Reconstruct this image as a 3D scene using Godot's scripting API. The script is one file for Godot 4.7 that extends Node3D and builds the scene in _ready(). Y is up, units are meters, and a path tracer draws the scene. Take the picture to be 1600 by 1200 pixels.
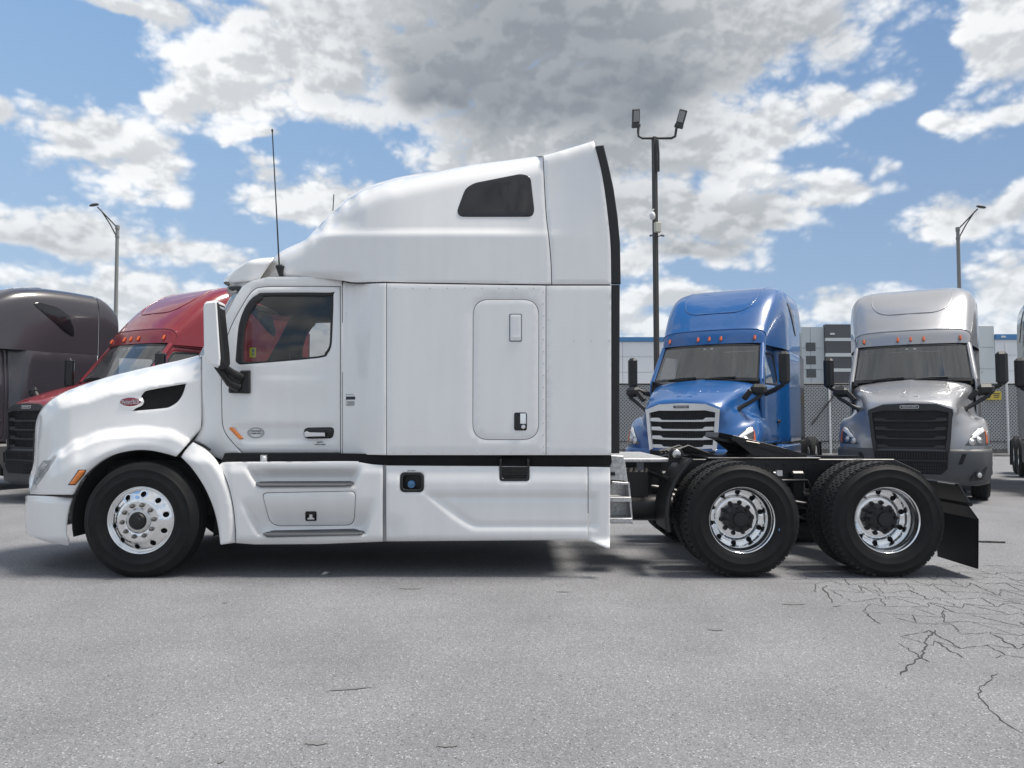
extends Node3D
# A white sleeper tractor parked side-on in a truck yard, a row of other tractors, a fence, lamps and warehouses behind.
# The camera stands 1.4 m above the asphalt, 6.7 m from the near side of the white tractor (the plane z = 0).

const EYE := Vector3(0, 1.4, 6.7)
const LENS := 1150.0            # focal length in photograph pixels (1600 wide)
const TILT := 3.0               # degrees upwards
const MID := -1.28              # z of the white tractor's centre plane

var M := {}                     # materials
var cache := {}                 # shared meshes
var world_root: Node3D          # the thing whose meshes are written in world coordinates
var taken := {}
var twins := {}                 # near-side part -> its fellow on the far side

# ---------------------------------------------------------------- mesh builder
class MB:
	var st := SurfaceTool.new()
	var g := 1
	var n := 0
	var far: MB = null
	func twin() -> MB:
		if far == null: far = MB.new()
		return far
	func _init():
		st.begin(Mesh.PRIMITIVE_TRIANGLES)
	func soft() -> void:
		g += 1
		st.set_smooth_group(g)
	func hard() -> void:
		st.set_smooth_group(-1)
	func tri(a: Vector3, b: Vector3, c: Vector3) -> void:
		st.add_vertex(a); st.add_vertex(b); st.add_vertex(c)
		n += 1
	func quad(a: Vector3, b: Vector3, c: Vector3, d: Vector3) -> void:
		tri(a, b, c)
		tri(a, c, d)
	func grid(rows: Array, smooth := true, wrap := false) -> void:
		if smooth: soft()
		else: hard()
		for i in rows.size() - 1:
			var p: PackedVector3Array = rows[i]
			var q: PackedVector3Array = rows[i + 1]
			var m := p.size()
			for j in (m if wrap else m - 1):
				quad(p[j], p[(j + 1) % m], q[(j + 1) % m], q[j])
	func box(t: Transform3D, s: Vector3, bev := 0.0) -> void:
		var h := s * 0.5
		hard()
		if bev <= 0.0:
			for ax in 3:
				for sg in [-1.0, 1.0]:
					var u := (ax + 1) % 3
					var w := (ax + 2) % 3
					var c := []
					for k in [[-1, -1], [1, -1], [1, 1], [-1, 1]]:
						var v := Vector3()
						v[ax] = h[ax] * sg
						v[u] = h[u] * k[0]
						v[w] = h[w] * k[1]
						c.append(t * v)
					if sg < 0: quad(c[0], c[1], c[2], c[3])
					else: quad(c[3], c[2], c[1], c[0])
			return
		var b: float = minf(bev, minf(h.x, minf(h.y, h.z)) * 0.98)
		var f := {}
		for ax in 3:
			for sx in [-1, 1]:
				for sy in [-1, 1]:
					for sz in [-1, 1]:
						var sgn := Vector3(sx, sy, sz)
						var v := Vector3(sx * (h.x - b), sy * (h.y - b), sz * (h.z - b))
						v[ax] = sgn[ax] * h[ax]
						f[[ax, sx, sy, sz]] = t * v
		for ax in 3:
			var u := (ax + 1) % 3
			var w := (ax + 2) % 3
			for sg in [-1, 1]:
				var c := []
				for k in [[-1, -1], [1, -1], [1, 1], [-1, 1]]:
					var key := [ax, 0, 0, 0]
					key[ax + 1] = sg; key[u + 1] = k[0]; key[w + 1] = k[1]
					c.append(f[key])
				if sg < 0: quad(c[0], c[1], c[2], c[3])
				else: quad(c[3], c[2], c[1], c[0])
			for su in [-1, 1]:          # edges that run along ax
				for sw in [-1, 1]:
					var k0 := [u, 0, 0, 0]
					var k1 := [w, 0, 0, 0]
					k0[u + 1] = su; k0[w + 1] = sw; k0[ax + 1] = -1
					k1[u + 1] = su; k1[w + 1] = sw; k1[ax + 1] = -1
					var k2 := k1.duplicate()
					k2[ax + 1] = 1
					var k3 := k0.duplicate()
					k3[ax + 1] = 1
					if su * sw > 0: quad(f[k0], f[k3], f[k2], f[k1])
					else: quad(f[k0], f[k1], f[k2], f[k3])
		for sx in [-1, 1]:
			for sy in [-1, 1]:
				for sz in [-1, 1]:
					if sx * sy * sz > 0: tri(f[[0, sx, sy, sz]], f[[2, sx, sy, sz]], f[[1, sx, sy, sz]])
					else: tri(f[[0, sx, sy, sz]], f[[1, sx, sy, sz]], f[[2, sx, sy, sz]])
	func cube(c: Vector3, s: Vector3, bev := 0.0) -> void:
		box(Transform3D(Basis(), c), s, bev)
	func tube(path: Array, r, sides := 8, caps := true) -> void:
		var rows := []
		var up := Vector3.UP
		for i in path.size():
			var a: Vector3 = path[maxi(i - 1, 0)]
			var b: Vector3 = path[mini(i + 1, path.size() - 1)]
			var d := (b - a).normalized()
			if absf(d.dot(up)) > 0.95: up = Vector3.RIGHT if absf(d.x) < 0.9 else Vector3.BACK
			var s := d.cross(up).normalized()
			var w := s.cross(d).normalized()
			up = w
			var rr: float = r[i] if r is Array else r
			var row := PackedVector3Array()
			for k in sides:
				var an := TAU * k / sides
				row.append(path[i] + (s * cos(an) + w * sin(an)) * rr)
			rows.append(row)
		grid(rows, true, true)
		if caps:
			hard()
			for e in [0, rows.size() - 1]:
				for k in range(1, sides - 1):
					if e == 0: tri(rows[e][0], rows[e][k], rows[e][k + 1])
					else: tri(rows[e][0], rows[e][k + 1], rows[e][k])
	func lathe(prof: Array, t := Transform3D(), segs := 48, sharp := false, floor_y := -1e9) -> void:
		# prof: Vector2(radius, height along local z)
		var rows := []
		for p in prof:
			var row := PackedVector3Array()
			for k in segs:
				var an := TAU * k / segs
				var v := Vector3(p.x * cos(an), p.x * sin(an), p.y)
				v.y = maxf(v.y, floor_y)
				row.append(t * v)
			rows.append(row)
		if sharp:
			for i in rows.size() - 1: grid([rows[i], rows[i + 1]], true, true)
		else:
			grid(rows, true, true)
	func prism(poly: PackedVector2Array, z0: float, z1: float, t := Transform3D(), bev := 0.0) -> void:
		var p := poly
		var ar := 0.0
		for i in p.size(): ar += p[i].cross(p[(i + 1) % p.size()])
		if ar < 0.0:
			p = p.duplicate()
			p.reverse()
		var idx := Geometry2D.triangulate_polygon(p)
		var inner := p
		if bev > 0.0:
			var off := Geometry2D.offset_polygon(p, -bev, Geometry2D.JOIN_MITER)
			if off.size() == 1 and off[0].size() == p.size():
				var o: PackedVector2Array = off[0]
				var best := 0
				for k in o.size():
					if o[k].distance_to(p[0]) < o[best].distance_to(p[0]): best = k
				inner = PackedVector2Array()
				for k in o.size(): inner.append(o[(best + k) % o.size()])
		hard()
		var zb := z1 - (bev if inner != p else 0.0)
		for i in range(0, idx.size(), 3):
			tri(t * Vector3(inner[idx[i]].x, inner[idx[i]].y, z1), t * Vector3(inner[idx[i + 2]].x, inner[idx[i + 2]].y, z1), t * Vector3(inner[idx[i + 1]].x, inner[idx[i + 1]].y, z1))
			tri(t * Vector3(p[idx[i]].x, p[idx[i]].y, z0), t * Vector3(p[idx[i + 1]].x, p[idx[i + 1]].y, z0), t * Vector3(p[idx[i + 2]].x, p[idx[i + 2]].y, z0))
		for i in p.size():
			var j := (i + 1) % p.size()
			quad(t * Vector3(p[i].x, p[i].y, z0), t * Vector3(p[i].x, p[i].y, zb), t * Vector3(p[j].x, p[j].y, zb), t * Vector3(p[j].x, p[j].y, z0))
			if inner != p:
				quad(t * Vector3(p[i].x, p[i].y, zb), t * Vector3(inner[i].x, inner[i].y, z1), t * Vector3(inner[j].x, inner[j].y, z1), t * Vector3(p[j].x, p[j].y, zb))
	func done() -> ArrayMesh:
		st.generate_normals()
		st.index()
		return st.commit()

# ---------------------------------------------------------------- scene helpers
func numbered(called: String, parent: Node) -> String:
	var key := [parent.get_instance_id(), called]
	var k: int = taken.get(key, 0)
	taken[key] = k + 1
	return called if k == 0 else "%s_%03d" % [called, k]

func thing(called: String, label: String, category: String, at := Vector3.ZERO, turn := 0.0, group := "") -> Node3D:
	var o := Node3D.new()
	o.name = numbered(called, self)
	add_child(o, true)
	o.position = at
	o.rotation.y = turn
	o.set_meta("label", label)
	o.set_meta("category", category)
	if group: o.set_meta("group", group)
	return o

func obj(called: String, mesh, mat: Material, parent: Node3D = null, label := "") -> MeshInstance3D:
	var o := MeshInstance3D.new()
	var p: Node = parent if parent else self
	o.name = numbered(called, p)
	o.mesh = mesh.done() if mesh is MB else mesh
	o.material_override = mat
	p.add_child(o, true)
	if parent != null and parent == world_root: o.position = -parent.position
	if label: o.set_meta("label", label)
	if mesh is MB and mesh.far != null:
		twins[o] = obj(called, mesh.far, mat, twins.get(parent, parent))
	return o

func structure(o: Node3D) -> Node3D:
	o.set_meta("kind", "structure")
	return o

func stuff(o: Node3D) -> Node3D:
	o.set_meta("kind", "stuff")
	return o

func mat(key: String, r: float, g: float, b: float, rough := 0.5, metal := 0.0, coat := 0.0) -> StandardMaterial3D:
	var m := StandardMaterial3D.new()
	m.resource_name = key
	m.albedo_color = Color(r, g, b).linear_to_srgb()
	m.roughness = rough
	m.metallic = metal
	if coat > 0.0:
		m.clearcoat_enabled = true
		m.clearcoat = coat
		m.clearcoat_roughness = 0.04
	M[key] = m
	return m

func glass(key: String, r: float, g: float, b: float, a: float) -> StandardMaterial3D:
	var m := mat(key, r, g, b, 0.03)
	m.albedo_color.a = a
	m.transparency = BaseMaterial3D.TRANSPARENCY_ALPHA
	m.metallic_specular = 0.6
	return m

func noise_map(freq: float, lo: float, hi: float, size := 512, octaves := 5, sd := 1) -> NoiseTexture2D:
	var n := FastNoiseLite.new()
	n.noise_type = FastNoiseLite.TYPE_SIMPLEX_SMOOTH
	n.frequency = freq
	n.fractal_octaves = octaves
	n.seed = sd
	var t := NoiseTexture2D.new()
	t.width = size
	t.height = size
	t.seamless = true
	t.noise = n
	var ramp := Gradient.new()
	ramp.set_color(0, Color(lo, lo, lo))
	ramp.set_color(1, Color(hi, hi, hi))
	t.color_ramp = ramp
	return t

func worn(m: StandardMaterial3D, tex: Texture2D, scale: Vector3) -> void:
	m.albedo_texture = tex
	m.uv1_triplanar = true
	m.uv1_world_triplanar = true
	m.uv1_scale = scale

# a point measured on the photograph, at the depth z where the thing stands
func W(px: float, py: float, z: float) -> Vector3:
	var d := Vector3((px - 800.0) / LENS, -(py - 600.0) / LENS, -1.0).rotated(Vector3.RIGHT, deg_to_rad(TILT))
	return EYE + d * ((z - EYE.z) / d.z)

func on_ground(px: float, py: float, y := 0.0) -> Vector3:
	var d := Vector3((px - 800.0) / LENS, -(py - 600.0) / LENS, -1.0).rotated(Vector3.RIGHT, deg_to_rad(TILT))
	return EYE + d * ((y - EYE.y) / d.y)

func flip(p: Vector3) -> Vector3:      # to the white tractor's other side
	return Vector3(p.x, p.y, 2.0 * MID - p.z)

func poly(a: Array) -> PackedVector2Array:
	var p := PackedVector2Array()
	for i in range(0, a.size(), 2): p.append(Vector2(a[i], a[i + 1]))
	return p

func rounded(p: PackedVector2Array, r: float, steps := 5) -> PackedVector2Array:
	var out := PackedVector2Array()
	var n := p.size()
	for i in n:
		var a := p[(i + n - 1) % n]
		var b := p[i]
		var c := p[(i + 1) % n]
		var ra: float = minf(r, a.distance_to(b) * 0.48)
		var rc: float = minf(r, c.distance_to(b) * 0.48)
		var s := b + (a - b).normalized() * ra
		var e := b + (c - b).normalized() * rc
		for k in steps + 1:
			var t := float(k) / steps
			out.append(s.lerp(b, t).lerp(b.lerp(e, t), t))
	return out

func ellipse(c: Vector2, rx: float, ry: float, n := 32) -> PackedVector2Array:
	var p := PackedVector2Array()
	for k in n: p.append(c + Vector2(cos(TAU * k / n) * rx, sin(TAU * k / n) * ry))
	return p

func resample(p: PackedVector2Array, sp: float) -> PackedVector2Array:
	var out := PackedVector2Array()
	for i in p.size():
		var a := p[i]
		var b := p[(i + 1) % p.size()]
		var n := maxi(1, int(ceil(a.distance_to(b) / sp)))
		for k in n: out.append(a.lerp(b, float(k) / n))
	return out

func curve(x: float, xs: Array, ys: Array) -> float:      # smooth interpolation through points
	if x <= xs[0]: return ys[0]
	var n := xs.size()
	if x >= xs[n - 1]: return ys[n - 1]
	var i := 0
	while x > xs[i + 1]: i += 1
	var h: float = xs[i + 1] - xs[i]
	var t: float = (x - xs[i]) / h
	var m0: float = (ys[i + 1] - ys[i]) / h
	var m1 := m0
	if i > 0: m0 = (ys[i + 1] - ys[i - 1]) / (xs[i + 1] - xs[i - 1])
	if i < n - 2: m1 = (ys[i + 2] - ys[i]) / (xs[i + 2] - xs[i])
	var t2 := t * t
	var t3 := t2 * t
	return (2 * t3 - 3 * t2 + 1) * ys[i] + (t3 - 2 * t2 + t) * h * m0 + (-2 * t3 + 3 * t2) * ys[i + 1] + (t3 - t2) * h * m1

func turning(p: PackedVector2Array) -> float:
	var a := 0.0
	for i in p.size(): a += p[i].cross(p[(i + 1) % p.size()])
	return a

func inset(p: Vector2, area: PackedVector2Array) -> float:     # how deep p lies inside an outline, 0 outside
	if not Geometry2D.is_point_in_polygon(p, area): return 0.0
	var d := 1e9
	for i in area.size():
		d = minf(d, Geometry2D.get_closest_point_to_segment(p, area[i], area[(i + 1) % area.size()]).distance_to(p))
	return d

# A sheet-metal panel: an outline (with holes) on the elevation, its depth from depth_of(Vector2), bevelled and turned in at its edges.
func panel(mb: MB, outline: PackedVector2Array, depth_of: Callable, o := {}) -> void:
	var sp: float = o.get("sp", 5.0)
	var bev: float = o.get("bev", 1.2)
	var drop: float = o.get("drop", 0.005)
	var thick: float = o.get("thick", 0.03)
	var lift: float = o.get("lift", 0.0)
	var place: Callable = o.get("place", func(p: Vector2, dz: float) -> Vector3: return W(p.x, p.y, depth_of.call(p) + dz))
	var out := resample(outline, sp)
	if turning(out) < 0.0: out.reverse()
	var holes := []
	for h in o.get("holes", []):
		var r := resample(h, o.get("hole_sp", sp))
		if turning(r) > 0.0: r.reverse()
		holes.append(r)
	var pts := PackedVector2Array()
	var low := PackedFloat32Array()
	var busy := {}
	var loops := [out] + holes
	var start := []
	for L in loops:
		start.append(pts.size())
		for p in L:
			pts.append(p)
			low.append(lift - drop)
			busy[Vector2i((p / sp).floor())] = true
	if bev > 0.0:
		for L in loops:
			var m: int = L.size()
			for i in m:
				var t: Vector2 = (L[(i + 1) % m] - L[(i + m - 1) % m]).normalized()
				var q: Vector2 = L[i] + Vector2(-t.y, t.x) * bev
				if Geometry2D.is_point_in_polygon(q, out) and not holes.any(func(h): return Geometry2D.is_point_in_polygon(q, h)):
					pts.append(q)
					low.append(lift)
					busy[Vector2i((q / sp).floor())] = true
	var box := Rect2(out[0], Vector2.ZERO)
	for p in out: box = box.expand(p)
	var y := box.position.y
	var odd := false
	while y < box.end.y:
		var x := box.position.x + (sp * 0.5 if odd else 0.0)
		while x < box.end.x:
			var q := Vector2(x + sp * 0.013, y + sp * 0.017)
			if not busy.has(Vector2i((q / sp).floor())) and Geometry2D.is_point_in_polygon(q, out):
				var ok := true
				for h in holes:
					if Geometry2D.is_point_in_polygon(q, h): ok = false
				if ok:
					pts.append(q)
					low.append(lift)
			x += sp
		y += sp
		odd = not odd
	var at := PackedVector3Array()
	for i in pts.size(): at.append(place.call(pts[i], low[i]))
	var idx := Geometry2D.triangulate_delaunay(pts)
	var keep := PackedInt32Array()
	for i in range(0, idx.size(), 3):
		var a := pts[idx[i]]
		var b := pts[idx[i + 1]]
		var c := pts[idx[i + 2]]
		var mid := (a + b + c) / 3.0
		var area := (b - a).cross(c - a)
		if absf(area) < 1e-5 * sp * sp or not Geometry2D.is_point_in_polygon(mid, out): continue
		var ok := true
		for h in holes:
			if Geometry2D.is_point_in_polygon(mid, h): ok = false
		if not ok: continue
		if area > 0: keep.append_array([idx[i], idx[i + 1], idx[i + 2]])
		else: keep.append_array([idx[i], idx[i + 2], idx[i + 1]])
	mb.soft()
	for i in range(0, keep.size(), 3): mb.tri(at[keep[i]], at[keep[i + 1]], at[keep[i + 2]])
	var other: MB = null
	if o.get("mirror", false): other = mb.twin() if not o.get("joined", false) else mb
	if other:
		other.soft()
		for i in range(0, keep.size(), 3): other.tri(flip(at[keep[i]]), flip(at[keep[i + 2]]), flip(at[keep[i + 1]]))
	if thick > 0.0:
		mb.soft()
		for k in loops.size():
			var L: PackedVector2Array = loops[k]
			var m := L.size()
			var back := PackedVector3Array()
			for p in L: back.append(place.call(p, lift - drop - thick))
			for i in m:
				var j := (i + 1) % m
				var f0 := at[start[k] + i]
				var f1 := at[start[k] + j]
				mb.quad(f0, f1, back[j], back[i])
		if other:
			other.soft()
			for k in loops.size():
				var L: PackedVector2Array = loops[k]
				var m := L.size()
				for i in m:
					var j := (i + 1) % m
					var b0: Vector3 = place.call(L[i], lift - drop - thick)
					var b1: Vector3 = place.call(L[j], lift - drop - thick)
					other.quad(flip(at[start[k] + i]), flip(b0), flip(b1), flip(at[start[k] + j]))

# From a line on the near side across to the same line on the far side, bulging outwards.
func bridge(mb: MB, line: Array, bulge: Array, n := 16, power := 4.0) -> void:
	var rows := []
	for i in line.size():
		var p: Vector3 = line[i]
		var q := flip(p)
		var row := PackedVector3Array()
		for k in n + 1:
			var s := float(k) / n
			var e := 1.0 - pow(absf(2.0 * s - 1.0), power)
			row.append(p.lerp(q, s) + bulge[i] * e)
		rows.append(row)
	mb.grid(rows)

func text_mesh(t: String, size: float, font := "Droid Sans", depth := 0.002, bold := false) -> TextMesh:
	var f := SystemFont.new()
	f.font_names = PackedStringArray([font])
	if bold: f.font_weight = 700
	var m := TextMesh.new()
	m.text = t
	m.font = f
	m.font_size = 64
	m.pixel_size = size / 64.0
	m.depth = depth
	m.curve_step = 2.0
	return m

func lettering(t: String, size: float, mt: Material, parent: Node3D, at: Transform3D, font := "Droid Sans", bold := false) -> MeshInstance3D:
	var o := obj("lettering", text_mesh(t, size, font, 0.002, bold), mt, parent)
	o.transform = Transform3D(at.basis, at.origin + o.position)
	return o

# ---------------------------------------------------------------- camera, sky, sun, exposure
func _ready() -> void:
	var cam := Camera3D.new()
	cam.name = "camera"
	cam.position = EYE
	cam.rotation_degrees.x = TILT
	cam.fov = rad_to_deg(2.0 * atan(600.0 / LENS))
	cam.near = 0.05
	cam.far = 2000.0
	add_child(cam)
	cam.current = true
	var sky_mat := PanoramaSkyMaterial.new()
	sky_mat.panorama = ImageTexture.create_from_image(cloudy_sky())
	var sky := Sky.new()
	sky.sky_material = sky_mat
	var env := Environment.new()
	env.background_mode = Environment.BG_SKY
	env.sky = sky
	env.background_energy_multiplier = 1.0
	env.tonemap_mode = Environment.TONE_MAPPER_LINEAR
	env.tonemap_exposure = 1.45
	env.sdfgi_enabled = true
	env.ssao_enabled = true
	env.ssil_enabled = true
	env.fog_enabled = true
	env.fog_density = 0.0005
	env.fog_light_color = Color(0.80, 0.86, 0.92)
	var we := WorldEnvironment.new()
	we.name = "environment"
	we.environment = env
	add_child(we)
	var sun := DirectionalLight3D.new()
	sun.name = "sun"
	sun.light_energy = 1.15
	sun.light_color = Color(1.0, 0.97, 0.93)
	sun.light_angular_distance = 16.0
	sun.shadow_enabled = true
	sun.rotation_degrees = Vector3(-65, 90, 0)
	add_child(sun)

	make_materials()
	ground()
	far_buildings()
	fence()
	lamps()
	for r in row: tractor(r)
	white_tractor()
	small_things()

# ---------------------------------------------------------------- sky
# azimuth and elevation in degrees (0 = straight away from the camera), half width, half height, how dark its underside is
var clouds := [
	[3, 30, 19, 8.5, 1.15], [-6, 26, 8, 5.5, 1.0], [11, 25.5, 10, 6, 1.1], [2, 24, 9, 5, 1.05], [-15.5, 26.5, 7.5, 5.5, 0.10], [20, 27, 9, 4.5, 0.40], [-1, 20, 7.5, 3.6, 0.30], [8, 20, 9, 4.2, 0.72],
	[14, 20, 5, 3.0, 0.3], [19.5, 20.5, 5, 2.2, 0.15], [24, 22, 4.5, 1.6, 0.05], [-22, 23.2, 5, 3.2, 0.05], [-25.5, 22, 2, 1.2, 0.0], [-29.5, 18.2, 5.2, 2.6, 0.12], [-25.5, 17, 3.2, 1.8, 0.05],
	[-14.5, 16.2, 5.5, 2.3, 0.12], [-11, 15.4, 4.2, 2.4, 0.1], [12, 15.8, 6.5, 3.0, 0.5], [18, 15.4, 6.5, 2.6, 0.55], [24, 16.4, 4.0, 1.3, 0.1], [14.5, 13.2, 7, 1.9, 0.7],
	[8, 12, 3.5, 2.0, 0.2], [-32, 12.5, 6, 2.3, 0.35], [-24, 11.8, 5, 1.4, 0.15], [-28, 9.2, 8, 1.6, 0.1], [34.5, 24, 3.2, 4.5, 0.1], [36, 19.5, 4, 1.6, 0.15], [31, 19.6, 1.8, 0.7, 0.0],
	[34, 13.5, 6, 1.9, 0.25], [35, 8.4, 5, 2.0, 0.1], [25.5, 8.0, 3.6, 1.4, 0.05], [13, 9.2, 7, 1.3, 0.2], [9, 7.4, 6, 1.1, 0.1], [-20, 20.2, 1.5, 0.7, 0.0], [-28, 27.5, 6, 1.2, 0.0], [-23, 25.5, 3, 1.0, 0.0],
	[10, 5.0, 12, 2.2, 0.25], [-30, 6.5, 12, 2.6, 0.15], [32, 4.5, 12, 2.2, 0.1], [-8, 5, 12, 2, 0.1],
	[-37, 19, 2, 1.2, 0.0], [-12, 9, 10, 1.4, 0.1], [3, 8.2, 9, 1.3, 0.1],
]
var billow := FastNoiseLite.new()
var broad := FastNoiseLite.new()
var lump_noise := FastNoiseLite.new()

func puffs(d: Vector3) -> float:        # heaped, rounded lumps with creases between them
	var s := 0.0
	var amp := 0.52
	var p := d * 6.5 + Vector3(3.1, 7.7, 1.3)
	for o in 6:
		s += amp * (absf(lump_noise.get_noise_3dv(p)) * 2.6 - 0.62)
		p = p * 2.07 + Vector3(5.3, 1.7, 9.1)
		amp *= 0.60
	return s * 0.62 + 0.22 * billow.get_noise_3d(d.x * 100, d.y * 100, d.z * 100)

func sky_color(az: float, el: float) -> Color:
	var e := maxf(el, 0.0)
	if az > 180.0: az -= 360.0
	var ar := deg_to_rad(az)
	var er := deg_to_rad(e)
	var dir := Vector3(sin(ar) * cos(er), sin(er) * 1.7, -cos(ar) * cos(er))
	var t := pow(clampf(e / 50.0, 0.0, 1.0), 0.55)
	var side := 0.5 + 0.5 * sin(deg_to_rad(az) * 1.0)          # the sky towards the right of the view is deeper
	var blue := Color(0.40, 0.495, 0.58).lerp(Color(0.090, 0.225, 0.46), t)
	blue = blue.lerp(Color(0.30, 0.40, 0.52).lerp(Color(0.060, 0.145, 0.325), t), clampf((side - 0.2) * 1.5, 0.0, 1.0))
	var w1 := broad.get_noise_3d(dir.x * 260, dir.y * 260, dir.z * 260)
	var f := puffs(dir)
	var D := -1.0
	var dark := 0.0
	var wsum := 0.0001
	var ap := az + 2.4 * w1 + 0.8 * f
	var w2 := broad.get_noise_3d(dir.x * 330 + 70, dir.y * 330, dir.z * 330 + 20)
	var ep := e + 1.5 * w2 * smoothstep(4.0, 14.0, e)
	var ex := 0.0018
	for c in clouds:
		var dx: float = (ap - c[0]) / c[2]
		if absf(dx) > 1.5: continue
		var dy: float = (ep - c[1]) / c[3]
		if absf(dy) > 1.7: continue
		if dy < 0.0: dy *= 1.2
		var v: float = 1.0 - sqrt(dx * dx + dy * dy)
		ex += exp(6.0 * v) * 0.6
		if v > -0.5:
			var w: float = (v + 0.5) * (v + 0.5)
			dark += w * c[4] * clampf(0.78 - 0.45 * dy, 0.25, 1.25)
			wsum += w
	D = log(ex) / 6.0
	if absf(az) > 36.0 or e > 31.0:                                # the rest of the sky, the same kind of weather
		var far: float = clampf(maxf((absf(az) - 36.0) / 8.0, (e - 31.0) / 6.0), 0.0, 1.0)
		var lump := broad.get_noise_3d(dir.x * 90 + 40, dir.y * 90, dir.z * 90)
		var v2 := lump * 2.2 + 0.50
		D = maxf(D, lerpf(-1.0, v2, far))
		dark = dark * (1.0 - far) + far * wsum * clampf(0.12 + 0.25 * v2, 0.0, 0.4)
	dark = clampf(dark / wsum, 0.0, 1.0)
	var dens := D * 0.95 + f * 0.78 + 0.01
	var a := pow(smoothstep(-0.06, 0.46, dens), 0.95)
	if a <= 0.0: return blue
	var f2 := puffs(dir + Vector3(-0.010, 0.020, 0.0))
	var relief := clampf((f - f2) * 1.7, -0.36, 0.36)
	var thick := smoothstep(0.0, 0.60, D + 0.16 * f)
	var shade := clampf(0.87 + relief * (0.44 - 0.38 * minf(dark, 1.0)) - thick * (0.05 + 0.60 * dark), 0.22, 1.0)
	var col := Color(0.165, 0.187, 0.215).lerp(Color(0.69, 0.70, 0.71), clampf((shade - 0.22) / 0.78, 0.0, 1.0))
	col = col.lerp(Color(0.47, 0.54, 0.60), 0.45 * (1.0 - smoothstep(2.0, 13.0, e)))
	return blue.lerp(col, a)

func patch(w: int, h: int, az0: float, az1: float, el1: float, el0: float) -> Image:
	var buf := PackedFloat32Array()
	buf.resize(w * h * 3)
	var job := func(j: int) -> void:
		var el := el1 + (el0 - el1) * (j + 0.5) / h
		for i in w:
			var c := sky_color(az0 + (az1 - az0) * (i + 0.5) / w, el)
			var k := (j * w + i) * 3
			buf[k] = c.r
			buf[k + 1] = c.g
			buf[k + 2] = c.b
	for j in h: job.call(j)
	return Image.create_from_data(w, h, false, Image.FORMAT_RGBF, buf.to_byte_array())

func cloudy_sky() -> Image:
	for n in [billow, broad]:
		n.noise_type = FastNoiseLite.TYPE_SIMPLEX_SMOOTH
		n.fractal_type = FastNoiseLite.FRACTAL_FBM
	billow.seed = 11
	billow.frequency = 0.10
	billow.fractal_octaves = 8
	billow.fractal_gain = 0.60
	lump_noise.noise_type = FastNoiseLite.TYPE_SIMPLEX_SMOOTH
	lump_noise.fractal_type = FastNoiseLite.FRACTAL_NONE
	lump_noise.frequency = 1.0
	lump_noise.seed = 23
	broad.seed = 5
	broad.frequency = 0.02
	broad.fractal_octaves = 3
	# the panorama begins straight ahead (column 0) and turns to the right
	var all := patch(512, 128, 0, 360, 90, 0)
	all.resize(4096, 1024, Image.INTERPOLATE_CUBIC)
	var front := patch(1024, 440, -45, 45, 38.671875, 0)
	var full := Image.create_empty(4096, 2048, false, Image.FORMAT_RGBF)
	full.fill(Color(0.30, 0.31, 0.32))
	full.blit_rect(all, Rect2i(0, 0, 4096, 1024), Vector2i(0, 0))
	full.blit_rect(front, Rect2i(512, 0, 512, 440), Vector2i(0, 1024 - 440))
	full.blit_rect(front, Rect2i(0, 0, 512, 440), Vector2i(3584, 1024 - 440))
	return full

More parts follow.
